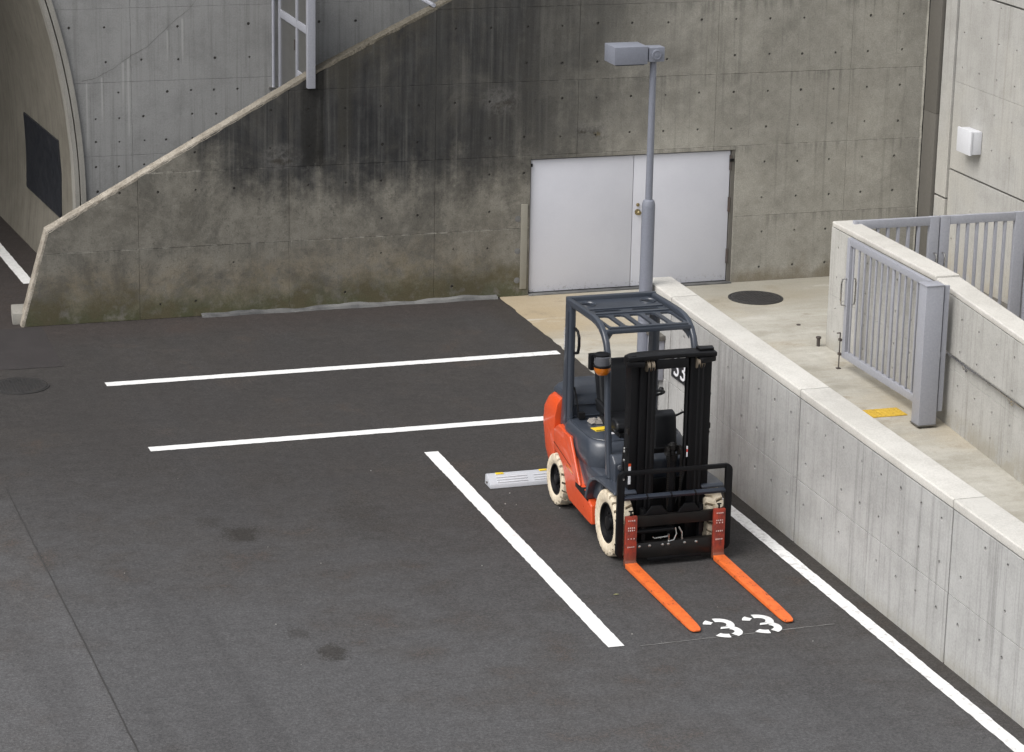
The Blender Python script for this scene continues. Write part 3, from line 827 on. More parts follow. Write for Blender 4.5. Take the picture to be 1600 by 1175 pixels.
# arch rim: two raised ribs with a groove
for r0, r1, y0 in ((AR - 0.062, AR + 0.004, -0.045), (AR - 0.135, AR - 0.078, -0.02)):
    b = B(); a0 = arch(r0, -0.02, 8.4, 40); a1 = arch(r1, -0.02, 8.4, 40)
    vs = [(x, y, z) for pts in (a0, a1) for y in (GY + y0, GY + 0.25) for x, z in pts]; n = 41
    fs = [(i, i + 1, 2 * n + i + 1, 2 * n + i) for i in range(n - 1)] + [(i, n + i, n + i + 1, i + 1) for i in range(n - 1)] + [(2 * n + i, 2 * n + i + 1, 3 * n + i + 1, 3 * n + i) for i in range(n - 1)]
    b.add(vs, fs); W(b.obj('arch_rib', M['rim'], gw, sharp=40))
b = B(); a0 = arch(AR - 0.10, -0.02, 8.4, 40)
b.add([(x, y, z) for y in (GY + 0.02, GY + 0.25) for x, z in arch(AR - 0.06, -0.02, 8.4, 40)], [(i, i + 41, i + 42, i + 1) for i in range(40)])
W(b.obj('rib_groove', M['core'], gw, smooth=False))
# tunnel lining: slabs along the depth, meeting at recessed joints; full vault so that it shades itself
tun = thing('tunnel_lining', 'curved brown concrete lining of the tunnel at the left edge', 'tunnel', (5.6, GY, 0))
TD = Vector((-0.07, 1.0))
def lin(a, s):
    r = AR - 0.13
    return (AC + r * math.cos(a) + TD.x * s, GY + 0.22 + s, AZ + r * math.sin(a))
a_min = -math.asin((AZ + 0.02) / (AR - 0.13))
sl = [0.0, 2.55, 4.9, 7.4, 9.9, 12.5]
for k in range(len(sl) - 1):
    b = B(); n = 44; s0, s1 = sl[k] + 0.006, sl[k + 1] - 0.006
    vs = [lin(a_min + (math.pi - 2 * a_min) * i / n, s) for s in (s0, s1) for i in range(n + 1)]
    b.add(vs, [(i, i + 1, n + 2 + i, n + 1 + i) for i in range(n)])
    W(b.obj('lining_slab', M['tunnel'], tun, sharp=60))
b = B(); n = 44
vs = [(q[0] + (0.05 if i < n / 2 else -0.05), q[1], q[2]) for s in (-0.1, 12.6) for i, q in enumerate(lin(a_min + (math.pi - 2 * a_min) * i / n, s) for i in range(n + 1))]
b.add(vs, [(i, i + 1, n + 2 + i, n + 1 + i) for i in range(n)]); W(b.obj('joint_backing', M['core'], tun, sharp=60))
b = B(); b.add([lin(a_min + (math.pi - 2 * a_min) * i / n, 12.5) for i in range(n + 1)], [tuple(range(n + 1))]); W(b.obj('end_wall', M['tunnel'], tun, smooth=False))
# dark panel and yellow outlined hatch fixed to the lining
def lined(name, s0, s1, z0, z1, off, th, mat, label, cat):
    r = AR - 0.13
    def P(s, z, o): return (AC + math.sqrt((r - o) ** 2 - (z - AZ) ** 2) + TD.x * s, GY + 0.22 + s, z)
    b = B(); m = 6; vs = []
    for o_ in (off, off + th):
        for i in range(m + 1):
            for s in (s0, s1): vs.append(P(s, z0 + (z1 - z0) * i / m, o_))
    q = 2 * (m + 1)
    fs = [(q + 2 * i, q + 2 * i + 1, q + 2 * i + 3, q + 2 * i + 2) for i in range(m)]
    fs += [(2 * i, 2 * i + 2, 2 * i + 3, 2 * i + 1) for i in range(m)]
    fs += [(0, 1, q + 1, q), (q - 2, 2 * q - 2, 2 * q - 1, q - 1)]
    fs += [(2 * i, q + 2 * i, q + 2 * i + 2, 2 * i + 2) for i in range(m)] + [(2 * i + 1, 2 * i + 3, q + 2 * i + 3, q + 2 * i + 1) for i in range(m)]
    b.add(vs, fs); o = b.obj(name, mat, None, smooth=False)
    return tag(o, label, cat) if label else o
lined('wall_panel', 0.62, 2.72, 0.80, 1.87, 0.0, 0.03, M['darkpanel'], 'flat black rectangular panel on the tunnel wall', 'panel')
hatch = thing('hatch_outline', 'yellow painted rectangle outline beside the black tunnel panel', 'marking', (5.6, GY, 1))
for s0, s1, z0, z1 in ((0.06, 0.10, 0.72, 1.16), (0.36, 0.40, 0.72, 1.16), (0.10, 0.36, 1.12, 1.16), (0.10, 0.36, 0.72, 0.76)):
    o = lined('painted_edge', s0, s1, z0, z1, 0.0, 0.004, M['yellow'], None, None); o.parent = hatch; W(o)
# cracks in the grey wall: real thin fissures drawn as sunk-in dark slivers
def crack(pts, w, parent, y):
    b = B(); vs = []
    for k in range(len(pts) - 1):
        for i in range(6):
            t = i / 6; x = pts[k][0] + (pts[k + 1][0] - pts[k][0]) * t; z = pts[k][1] + (pts[k + 1][1] - pts[k][1]) * t + rng.uniform(-.008, .008)
            ww = w * rng.uniform(0.3, 1.0); vs += [(x, y, z - ww), (x, y, z + ww)]
    b.add(vs, [(2 * i, 2 * i + 2, 2 * i + 3, 2 * i + 1) for i in range(len(vs) // 2 - 1)])
    return W(b.obj('crack', M['core'], parent, smooth=False))
crack([(5.76, 2.81), (5.95, 2.85), (6.15, 2.95), (6.37, 3.10), (6.63, 3.24), (6.97, 3.55), (7.19, 3.71), (7.3, 3.85)], 0.0035, gw, GY - 0.0035)

# steel frame standing on the sloping wall
fx = 8.40
fg = thing('steel_screen', 'grey painted steel door frame standing on top of the stained sloping wall', 'gate', (fx, 33.8, 2.92))
def bb(name, x0, x1, y0, y1, z0, z1, mat, par, bev=0.004):
    q = B(); q.box(x0, x1, y0, y1, z0, z1); return W(q.obj(name, mat, par, bevel=bev))
bb('stile', fx - 0.05, fx + 0.05, 33.76, 33.86, 2.93, 5.6, M['grey_paint'], fg)
bb('stile', fx - 0.03, fx + 0.03, 34.44, 34.51, 2.70, 5.6, M['grey_paint'], fg)
bb('stile', fx - 0.03, fx + 0.03, 35.40, 35.47, 2.35, 5.6, M['grey_paint'], fg)
for z in (3.60, 4.5):
    bb('rail', fx - 0.028, fx + 0.028, 34.515, 35.395, z, z + 0.10, M['grey_paint'], fg)
    bb('rail', fx - 0.028, fx + 0.028, 33.865, 34.435, z, z + 0.10, M['grey_paint'], fg)
bb('rail', fx - 0.028, fx + 0.028, 33.865, 34.435, 2.96, 3.05, M['grey_paint'], fg)
bb('rail', fx - 0.028, fx + 0.028, 34.515, 35.395, 2.40, 2.50, M['grey_paint'], fg)
bb('pane', fx - 0.008, fx + 0.008, 33.862, 34.438, 3.052, 3.598, M['pane'], fg, 0)
bb('pane', fx - 0.008, fx + 0.008, 34.512, 35.398, 2.502, 3.598, M['pane'], fg, 0)
bb('pane', fx - 0.008, fx + 0.008, 33.862, 34.438, 3.702, 4.498, M['pane'], fg, 0)
bb('pane', fx - 0.008, fx + 0.008, 34.512, 35.398, 3.702, 4.498, M['pane'], fg, 0)
bb('hinge', fx - 0.045, fx - 0.03, 34.515, 34.535, 3.30, 3.44, M['rust'], fg, 0)
cp = thing('conduit', 'thin grey steel conduit pipe running up the grey wall beside the steel screen', 'pipe', (8.32, 35.47, 2.4))
q = B(); q.tube([(8.31, 35.50, 2.2), (8.31, 35.50, 5.6)], 0.022, 10); W(q.obj('pipe', M['grey_paint'], cp))
for z in (2.50, 2.62, 3.9):
    q = B(); q.box(8.25, 8.37, 35.47, 35.55, z, z + 0.03); W(q.obj('bracket', M['steel'], cp))
q = B(); q.tube([(10.04, 33.86, 3.935), (10.04, 35.5, 3.935)], 0.028, 10)
tag(q.obj('handrail', M['grey_paint']), 'pale steel rail crossing behind the top of the stained sloping wall', 'handrail')
# ------------------------------------------------------------------ retaining wall on the right of the bay
RX = 10.90
rw = thing('retaining_wall', 'long pale board-marked concrete retaining wall with flat coping beside the forklift', 'wall', (RX, 23.0, 0))
def ztop(y): return 1.655 - 0.0149 * (28.0 - y)
ry = [28.22, 27.39, 23.86, 20.53, 17.15, 13.8]
RU, RVv = (0, -1, 0), (0, 0, 1)
rh = []
for k in range(len(ry) - 1):
    y1, y0 = ry[k], ry[k + 1]
    q = B(); q.add([(x, y, z) for x in (RX + 0.032, RX + 0.31) for y in (y0, y1) for z in (-0.9, ztop(y) - 0.10)],
                   [(0, 1, 3, 2), (4, 6, 7, 5), (0, 4, 5, 1), (2, 3, 7, 6), (1, 5, 7, 3), (0, 2, 6, 4)])
    W(q.obj('wall_core', M['core'], rw, smooth=False))
    # lower and upper lifts, each of two boards' width
    ym = (y0 + y1) / 2
    cuts = [(y1, ym), (ym, y0)] if y1 - y0 > 2 else [(y1, y0)]
    for a, c_ in cuts:
        for lo, hi in ((0, 1), (1, 2)):
            def zz(y, l): return (-0.02, 0.665, ztop(y) - 0.095)[l]
            ga = 0.010 if a == y1 else 0.0; gc = 0.010 if c_ == y0 else 0.0
            pc = [(-a + ga, zz(a, lo)), (-c_ - gc, zz(c_, lo)), (-c_ - gc, zz(c_, hi)), (-a + ga, zz(a, hi))]
            hs_ = [(-(23.86 - 0.21 - 0.4163 * t) + rng.uniform(-.01, .01), z + rng.uniform(-.008, .008), rng.uniform(0.017, 0.023)) for t in range(-12, 25) for z in (0.30, 0.45, 0.88, 1.30) if z != 0.30 and rng.random() < 0.95]
            off = rng.uniform(0, 0.003)
            me, hh = panel_mesh('concrete_panel', pc, hs_, (RX - off, 0, 0), RU, RVv, 0.032 + off, M['ret'], gap=0.0028, cham=0.003)
            W(link('concrete_panel', me, rw)); rh += hh
    # coping block: slightly proud lip with a drip groove below it
    q = B(); g_ = 0.008
    sec = [(RX + 0.012, -0.088), (RX - 0.006, -0.080), (RX - 0.006, -0.012), (RX + 0.004, 0.0), (RX + 0.305, 0.0), (RX + 0.315, -0.010), (RX + 0.315, -0.088)]
    vs = [(x, y, ztop(y) + dz) for y in (y1 - g_, y0 + g_) for x, dz in sec]; m = len(sec)
    q.add(vs, [tuple(range(m)), tuple(range(2 * m - 1, m - 1, -1))] + [(i, i + m, (i + 1) % m + m, (i + 1) % m) for i in range(m)])
    W(q.obj('coping_block', M['coping'], rw, bevel=0.004))
W(plugs('tie_hole_plugs', rh, (RX, 0, 0), RU, RVv, 0.026, M['plug'], rw))
q = B(); q.box(RX + 0.002, RX + 0.33, 28.222, 28.25, 0.0, ztop(28.2) - 0.09); W(q.obj('end_face', M['ret'], rw, bevel=0.003))

# numbered plaque on the retaining wall
pq = thing('bay_plaque', 'black plaque with white bay number on the retaining wall behind the forklift mast', 'sign', (RX - 0.01, 27.02, 0.95))
q = B(); q.box(RX - 0.022, RX - 0.004, 26.76, 27.28, 0.77, 1.03); W(q.obj('plate', M['plaque'], pq, bevel=0.004))
me = text_mesh('number', '33', 0.30, M['white_sticker'], 0.004)
o = link('number', me, pq); o.matrix_local = Matrix.Translation((-0.0145, 0.0, -0.05)) @ Matrix(((0, 0, -1, 0), (-1.3, 0, 0, 0), (0, 1, 0, 0), (0, 0, 0, 1)))

# small cabinet on the wall behind the lamp post
eb = thing('junction_box', 'narrow pale grey electrical box on the retaining wall near the lamp post', 'electrical box', (RX, 27.7, 0.9))
q = B(); q.box(RX - 0.09, RX - 0.004, 27.55, 27.86, 0.64, 1.10); W(q.obj('cabinet', M['grey_paint'], eb, bevel=0.01))
q = B(); q.box(RX - 0.11, RX - 0.004, 27.53, 27.88, 1.102, 1.16); W(q.obj('hood', M['cover'], eb, bevel=0.006))
q = B(); q.tube([(RX - 0.04, 27.7, 0.0), (RX - 0.04, 27.7, 0.64)], 0.02, 10); W(q.obj('pipe', M['grey_paint'], eb))

# ------------------------------------------------------------------ lamp post
LX, LY = 10.795, 27.93
lp = thing('street_lamp', 'grey steel street lamp with box-shaped head standing behind the forklift', 'street lamp', (LX, LY, 0))
q = B(); q.lathe([(0.13, 0.0), (0.13, 0.02), (0.078, 0.024), (0.075, 2.555), (0.073, 2.585), (0.062, 2.62), (0.042, 2.635)], (0, 0, 0), 'z', 28)
q.obj('lower_pole', M['pole'], lp)
q = B(); q.lathe([(0.0765, 0), (0.0785, 0.008), (0.0785, 0.03), (0.0765, 0.038)], (0, 0, 1.20), 'z', 28, True); q.obj('pole_band', M['pole'], lp)
q = B(); q.lathe([(0.041, 2.63), (0.036, 4.19)], (0, 0, 0), 'z', 20); q.obj('upper_pole', M['pole'], lp)
q = B(); q.box(-0.085, 0.10, -0.08, 0.085, 4.185, 4.345); nk_ = q.obj('neck_block', M['pole'], lp, bevel=0.008)
q = B(); q.lathe([(0.058, 0), (0.058, -0.012), (0.045, -0.016), (0.044, -0.011), (0.022, -0.011), (0.020, -0.016)], (0.005, -0.079, 4.265), 'y', 24); q.obj('pivot_cap', M['pole'], nk_)
hd = B(); hd.box(-0.485, -0.10, -0.09, 0.24, 4.165, 4.36)
hd.box(-0.10, -0.086, -0.06, 0.06, 4.195, 4.335)
h_ = hd.obj('lamp_head', M['pole'], lp, bevel=0.006)
q = B(); q.box(-0.455, -0.13, -0.065, 0.215, 4.152, 4.1655); q.obj('diffuser', M['lens'], h_)

# ------------------------------------------------------------------ low wall, gates, side wall
WX = 14.25
lw = thing('low_wall', 'pale concrete low wall descending beside the ramp behind the open gate', 'wall', (WX, 27.6, 0))
def ltop(y): return 1.625 if y > 27.6 else 1.605 - 0.075 * (27.6 - y)
ly = [30.5, 27.62, 24.2, 20.8, 17.0]
lh = []
for k in range(len(ly) - 1):
    y1, y0 = ly[k], ly[k + 1]
    t1 = ltop(y1) if k == 0 else ltop(y1 - 0.03); t0 = ltop(y0 + (0.03 if k == 0 else 0))
    q = B(); q.add([(x, y, z) for x in (WX + 0.03, WX + 0.27) for y, t in ((y0, t0), (y1, t1)) for z in (-1.2, t - 0.08)],
                   [(0, 1, 3, 2), (4, 6, 7, 5), (0, 4, 5, 1), (2, 3, 7, 6), (1, 5, 7, 3), (0, 2, 6, 4)])
    W(q.obj('wall_core', M['core'], lw, smooth=False))
    zm1 = 0.70 if k == 0 else 0.70 - 0.075 * (27.6 - y1); zm0 = 0.70 if k == 0 else 0.70 - 0.075 * (27.6 - y0)
    for lo, hi in (((-1.2, -1.2), (zm1, zm0)), ((zm1, zm0), (t1 - 0.075, t0 - 0.075))):
        pc = [(-y1 + 0.004, lo[0]), (-y0 - 0.004, lo[1]), (-y0 - 0.004, hi[1]), (-y1 + 0.004, hi[0])]
        hs_ = [(-(30.3 - 0.42 * t), z - max(0, 27.6 - (30.3 - 0.42 * t)) * 0.075, 0.016) for t in range(32) for z in (0.25, 0.55, 0.95, 1.33)]
        me, hh = panel_mesh('concrete_panel', pc, hs_, (WX - rng.uniform(0, .003), 0, 0), RU, RVv, 0.033, M['low'], gap=0.0014, cham=0.003)
        W(link('concrete_panel', me, lw)); lh += hh
    q = B(); g_ = 0.004
    sec = [(WX + 0.012, -0.07), (WX - 0.006, -0.062), (WX - 0.006, -0.012), (WX + 0.004, 0.0), (WX + 0.285, 0.0), (WX + 0.295, -0.01), (WX + 0.295, -0.07)]
    vs = [(x, y, t + dz) for y, t in ((y1 - g_, t1), (y0 + g_, t0)) for x, dz in sec]; m = len(sec)
    q.add(vs, [tuple(range(m)), tuple(range(2 * m - 1, m - 1, -1))] + [(i, i + m, (i + 1) % m + m, (i + 1) % m) for i in range(m)])
    W(q.obj('coping_block', M['coping'], lw, bevel=0.004))
W(plugs('tie_hole_plugs', lh, (WX, 0, 0), RU, RVv, 0.026, M['plug'], lw))
q = B(); q.box(WX + 0.004, WX + 0.28, 30.5, 30.53, 0, 1.55); W(q.obj('end_face', M['low'], lw, bevel=0.003))
q = B(); q.box(WX + 0.004, WX + 0.28, 30.5, 30.53, 0, 0.01); 

# stainless handrail along the low wall
hr = thing('handrail', 'stainless wall-mounted handrail descending along the low wall by the gate post', 'handrail', (WX - 0.06, 27.2, 0.85))
def hz(y): return 0.86 - 0.068 * (27.25 - y)
q = B(); q.tube([(WX - 0.002, 27.30, hz(27.25)), (WX - 0.045, 27.28, hz(27.25)), (WX - 0.06, 27.22, hz(27.22)), (WX - 0.06, 17.5, hz(17.5))], 0.017, 10); W(q.obj('rail', M['steel'], hr))
for y in (26.75, 26.2 - 0.55, 24.5, 23.4):
    q = B(); q.tube([(WX - 0.003, y, hz(y) - 0.075), (WX - 0.045, y, hz(y) - 0.07), (WX - 0.06, y, hz(y) - 0.018)], 0.008, 8)
    q.lathe([(0.03, 0.0), (0.028, -0.012)], (WX - 0.002, y, hz(y) - 0.075), 'x', 16); W(q.obj('bracket', M['steel'], hr))

# big gate leaf folded open along the low wall
GX = 14.02
gt = thing('steel_gate', 'open grey barred steel gate leaf folded back along the low wall', 'gate', (GX, 27.4, 0))
bb('gate_stile', GX - 0.03, GX + 0.03, 29.42, 29.50, 0.16, 1.66, M['grey_paint'], gt)
bb('gate_stile', GX - 0.03, GX + 0.03, 27.32, 27.40, 0.16, 1.66, M['grey_paint'], gt)
bb('top_rail', GX - 0.029, GX + 0.029, 27.402, 29.418, 1.575, 1.658, M['grey_paint'], gt)
bb('bottom_rail', GX - 0.029, GX + 0.029, 27.402, 29.418, 0.162, 0.25, M['grey_paint'], gt)
nb = 13
for i in range(nb):
    y = 27.47 + (29.36 - 27.47) * i / (nb - 1)
    w = 0.028 if i == 5 else 0.013
    bb('gate_bar', GX - 0.011, GX + 0.011, y - w, y + w, 0.251, 1.574, M['grey_paint'], gt, 0.003)
q = B(); q.tube([(GX - 0.03, 29.46, 1.16), (GX - 0.085, 29.465, 1.15), (GX - 0.095, 29.465, 1.10), (GX - 0.095, 29.465, 0.88), (GX - 0.085, 29.465, 0.83), (GX - 0.03, 29.46, 0.82)], 0.010, 10); W(q.obj('pull_handle', M['steel'], gt))
q = B(); q.tube([(GX + 0.03, 29.46, 1.16), (GX + 0.085, 29.465, 1.15), (GX + 0.095, 29.465, 1.10), (GX + 0.095, 29.465, 0.88), (GX + 0.085, 29.465, 0.83), (GX + 0.03, 29.46, 0.82)], 0.010, 10); W(q.obj('pull_handle', M['steel'], gt))
db = B(); db.tube([(GX - 0.045, 29.53, 0.012), (GX - 0.045, 29.53, 0.46)], 0.008, 8); db.box(GX - 0.06, GX - 0.03, 29.50, 29.55, 0.36, 0.39); db.box(GX - 0.06, GX - 0.03, 29.50, 29.55, 0.18, 0.21)
db.tube([(GX - 0.045, 29.53, 0.46), (GX - 0.09, 29.53, 0.46)], 0.008, 8); db.box(GX - 0.07, GX - 0.02, 29.51, 29.56, 0.005, 0.016)
W(db.obj('drop_bolt', M['rust'], gt))
gp = thing('gate_post', 'stout square grey steel gate post at the top of the ramp', 'post', (13.97, 27.19, 0))
bb('post', 13.86, 14.08, 27.09, 27.28, 0.015, 1.648, M['grey_paint'], gp, 0.006)
bb('cap', 13.853, 14.087, 27.083, 27.287, 1.650, 1.664, M['grey_paint'], gp, 0.003)
bb('base_plate', 13.85, 14.09, 27.08, 27.29, 0.003, 0.0145, M['cover'], gp, 0.002)
bb('stop_plate', 14.105, 14.165, 27.12, 27.15, 0.16, 1.645, M['grey_paint'], gp, 0.003)
bb('stop_arm', 14.08, 14.105, 27.125, 27.145, 0.8, 0.86, M['grey_paint'], gp, 0)

# two-leaf gate further back between the low wall and the side wall
for x0, x1, sd_, lab in ((14.44, 15.605, 1, 'closed grey barred gate leaf next to the low wall'), (15.625, 16.82, -1, 'closed grey barred gate leaf nearest the tall side wall')):
    t = thing('steel_gate', lab, 'gate', (x0, 30.3, 0), 'pair of closed gate leaves')
    bb('gate_stile', x0, x0 + (0.05 if sd_ > 0 else 0.13), 30.27, 30.33, 0.10, 1.665, M['grey_paint'], t)
    bb('gate_stile', x1 - (0.13 if sd_ > 0 else 0.15), x1, 30.27, 30.33, 0.10, 1.665, M['grey_paint'], t)
    a0, a1 = x0 + (0.05 if sd_ > 0 else 0.13), x1 - (0.13 if sd_ > 0 else 0.15)
    bb('top_rail', a0 + .002, a1 - .002, 30.271, 30.329, 1.555, 1.663, M['grey_paint'], t)
    bb('bottom_rail', a0 + .002, a1 - .002, 30.271, 30.329, 0.10, 0.19, M['grey_paint'], t)
    nb = 6
    for i in range(nb):
        x = a0 + (a1 - a0) * (i + 1) / (nb + 1); bb('gate_bar', x - 0.017, x + 0.017, 30.28, 30.32, 0.192, 1.553, M['grey_paint'], t, 0.003)
    xh = x1 - 0.05 if sd_ > 0 else x0 + 0.045
    q = B(); q.tube([(xh, 30.27, 1.20), (xh, 30.215, 1.195), (xh, 30.20, 1.15), (xh, 30.20, 0.92), (xh, 30.215, 0.875), (xh, 30.27, 0.87)], 0.011, 10); W(q.obj('pull_handle', M['steel'], t))
tg = thing('gate_post', 'grey steel gate post beside the tall side wall at the right edge', 'post', (16.95, 30.3, 0))
bb('post', 16.85, 17.0, 30.22, 30.38, 0.005, 1.20, M['grey_paint'], tg, 0.005)
bb('cap', 16.845, 17.005, 30.215, 30.385, 1.202, 1.212, M['grey_paint'], tg, 0.002)

# tall side wall
SX = 17.15
sw = thing('side_wall', 'tall pale concrete side wall with recessed joints at the right edge', 'wall', (SX, 32, 0))
q = B(); q.box(SX + 0.03, SX + 0.4, 18.0, 33.85, -1.2, 6.0); W(q.obj('wall_core', M['core'], sw, smooth=False))
rows = [(-1.2, 0.0), (0.0, 1.185), (1.20, 1.60), (1.615, 3.0), (3.0, 4.05), (4.07, 6.0)]
sh = []
cells = []
for y1, y0 in ((33.08, 31.3), (31.3, 29.0), (29.0, 26.0), (26.0, 18.0)):
    for z0, z1 in ((-1.2, 1.61), (1.635, 2.83), (2.83, 4.04), (4.065, 6.0)):
        cells.append((y1, y0, z0, z1))
cells += [(33.42, 33.10, -1.2, 1.19), (33.42, 33.10, 1.215, 6.0)]
for y1, y0, z0, z1 in cells:
    pc = [(-y1, z0), (-y0, z0), (-y0, z1), (-y1, z1)]
    hs_ = [(-(32.9 - 0.49 * t), 0.22 + 0.47 * c_, 0.015) for t in range(30) for c_ in range(12) if rng.random() < .8]
    off = 0.0 if y1 < 33.3 else 0.03
    me, hh = panel_mesh('concrete_panel', pc, hs_, (SX - off, 0, 0), RU, RVv, 0.03 + off, M['bigw'], gap=0.0015, cham=0.003)
    W(link('concrete_panel', me, sw)); sh += hh
W(plugs('tie_hole_plugs', sh, (SX, 0, 0), RU, RVv, 0.026, M['plug'], sw))
for z0, z1 in ((0.004, 2.31), (2.314, 6.0)):
    q = B(); q.box(SX - 0.075, SX + 0.03, 33.44, 33.80, z0, z1); W(q.obj('joint_cover', M['cover'], sw, bevel=0.004))
# ragged mortar squeeze beside the joint cover
q = B(); vs = []
for i in range(60):
    z = 0.05 + i * 0.09; vs += [(17.075, FY - 0.02 - 0.012 * rng.random(), z), (17.062 - 0.012 * rng.random(), FY - 0.001, z)]
q.add(vs, [(2 * i, 2 * i + 1, 2 * i + 3, 2 * i + 2) for i in range(59)]); W(q.obj('mortar_edge', M['back'], sw, smooth=False))
# kerb along its foot
q = B(); q.box(SX - 0.12, SX - 0.003, 18.0, 33.40, -1.2, 0.20); W(q.obj('kerb', M['cover'], sw, bevel=0.01))
wb = thing('wall_box', 'small white plastic box mounted high on the tall side wall', 'electrical box', (SX, 32.4, 2.15))
bb('back_box', SX - 0.14, SX - 0.003, 32.20, 32.58, 1.99, 2.30, M['cream_box'], wb, 0.012)
bb('lid', SX - 0.175, SX - 0.142, 32.19, 32.59, 1.98, 2.31, M['cream_box'], wb, 0.012)

# yellow tactile tiles at the head of the ramp
for i in range(5):
    x1 = 13.94 - i * 0.302; x0 = x1 - 0.298
    t = thing('tactile_tile', 'yellow tactile paving tile at the head of the ramp, %s from the gate post' % ('first', 'second', 'third', 'fourth', 'fifth')[i], 'paving tile', (x0, 27.53, 0.004), 'yellow tactile tiles')
    q = B(); q.box(0, 0.298, 0, 0.298, 0.001, 0.010); q.obj('tile', M['tactile'], t, bevel=0.003)
    s = B()
    for a in range(5):
        for c_ in range(5): s.lathe([(0.016, 0.0095), (0.011, 0.015)], (0.033 + a * 0.058, 0.033 + c_ * 0.058, 0), 'z', 8)
    stuff(s.obj('studs', M['tactile'], t))
# short iron stub, bolt head in the yard
q = B(); q.lathe([(0.022, 0.0), (0.022, 0.10), (0.034, 0.102), (0.034, 0.122), (0.02, 0.128)], (14.16, 30.55, 0.004), 'z', 14)
tag(q.obj('iron_stub', M['rust']), 'short rusty iron stub sticking out of the concrete yard', 'bolt')
q = B(); q.lathe([(0.028, 0.0), (0.026, 0.012), (0.012, 0.016)], (14.33, 31.55, 0.004), 'z', 10)
tag(q.obj('anchor_bolt', M['rust']), 'flat dark bolt head set in the concrete yard', 'bolt')

# wheel stop
ws = thing('wheel_stop', 'long white plastic wheel stop with yellow reflectors behind the forklift', 'wheel stop', (8.45, 26.2, 0))
q = B(); q.prism([(0.0, 0.004), (0.20, 0.004), (0.19, 0.10), (0.175, 0.12), (0.13, 0.12), (0.015, 0.045)], 0.0, 1.9, 'x'); bd_ = q.obj('body', M['plastic'], ws, bevel=0.008)
for k in range(3):
    for x0, x1 in ((0.09, 0.43), (0.50, 0.86), (1.0, 1.36), (1.43, 1.80)):
        yy = 0.035 + k * 0.028; zz_ = 0.045 + (0.075 / 0.115) * (yy - 0.015) + 0.003
        q = B(); q.bar((x0, yy, zz_), (x1, yy, zz_), 0.014, 0.008); q.obj('rib', M['cream_box'], bd_, bevel=0.002)
for x in (0.10, 0.585, 1.2, 1.68):
    q = B(); q.bar((x, 0.142, 0.121), (x + 0.085, 0.142, 0.121), 0.04, 0.012); q.obj('reflector', M['yellow'], bd_, bevel=0.004)
q = B(); q.lathe([(0.012, 0), (0.012, -0.01)], (0.0, 0.11, 0.045), 'x', 10); q.obj('bolt', M['rust'], bd_)

# litter: a leaf and a few pale stones
q = B(); q.add([(0, 0, 0.008), (0.05, 0.015, 0.015), (0.10, 0.0, 0.01), (0.055, -0.02, 0.012), (0.05, 0, 0.006)], [(0, 4, 1), (1, 4, 2), (2, 4, 3), (3, 4, 0)])
o = q.obj('fallen_leaf', M['leaf']); o.scale = (0.7, 0.7, 0.7); o.location = (8.62, 22.9, 0.002); tag(o, 'small dry yellowish leaf lying on the asphalt beside the bay line', 'leaf')
st = B()
for k in range(22):
    x, y = rng.uniform(4.0, 10.4), rng.uniform(19.0, 29.5); r = rng.uniform(0.003, 0.007)
    pts = [(x + r * math.cos(a) * rng.uniform(.7, 1.2), y + r * math.sin(a) * rng.uniform(.7, 1.2)) for a in (0, 1.05, 2.1, 3.14, 4.2, 5.2)]
    st.prism(pts, 0.0, r * 0.8, 'z')
tag(stuff(st.obj('loose_grit', M['ret'], smooth=False)), 'scattered pale grit on the asphalt', 'grit')
# ------------------------------------------------------------------ forklift (local: x to the right, -y forwards towards the viewer)
fl = thing('forklift', 'orange and slate grey forklift with cream tyres and black mast in the numbered bay', 'forklift', (9.5, 23.95, 0))

def tyre_mesh(r, w, lugs):
    """solid tyre with shoulder lugs; axis along x, centred"""
    hw = w / 2
    # profile across: (x, radius, groove weight)
    prof = [(-hw * 0.80, r * 0.60, 0), (-hw * 0.92, r * 0.66, 0), (-hw, r * 0.76, 0), (-hw * 1.0, r * 0.84, 0), (-hw * 0.985, r * 0.885, 0.0), (-hw * 0.95, r * 0.94, 1), (-hw * 0.86, r * 0.982, 1),
            (-hw * 0.55, r * 1.0, 1), (-hw * 0.22, r * 1.003, 1), (-hw * 0.10, r * 1.003, 0), (hw * 0.10, r * 1.003, 0), (hw * 0.22, r * 1.003, 1), (hw * 0.55, r * 1.0, 1),
            (hw * 0.86, r * 0.982, 1), (hw * 0.95, r * 0.94, 1), (hw * 0.985, r * 0.885, 0.0), (hw * 1.0, r * 0.84, 0), (hw, r * 0.76, 0), (hw * 0.92, r * 0.66, 0), (hw * 0.80, r * 0.60, 0)]
    seq = [(0.0, 0), (0.70, 0), (0.735, 1), (0.965, 1)]
    b = B(); vs = []; m = len(prof); tot = lugs * 4
    for k in range(lugs):
        for fr_, gr in seq:
            for (x, rr, gw_) in prof:
                a = 2 * math.pi * (k + fr_ + 0.40 * (abs(x) / hw) + (0.5 if x > 0 else 0)) / lugs
                q = rr - gr * gw_ * r * 0.12
                vs.append((x, q * math.sin(a), q * math.cos(a)))
    fs = [(i * m + j, i * m + j + 1, ((i + 1) % tot) * m + j + 1, ((i + 1) % tot) * m + j) for i in range(tot) for j in range(m - 1)]
    b.add(vs, fs)
    me = b.mesh('tyre', M['tyre'], sharp=32)
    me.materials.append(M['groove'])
    for p_ in me.polygons:            # shade painted as a dark colour on the bottoms of the tread grooves
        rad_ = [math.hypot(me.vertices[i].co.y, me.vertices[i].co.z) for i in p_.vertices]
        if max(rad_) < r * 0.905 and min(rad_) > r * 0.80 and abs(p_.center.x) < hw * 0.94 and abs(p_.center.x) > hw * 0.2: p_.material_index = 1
    return me
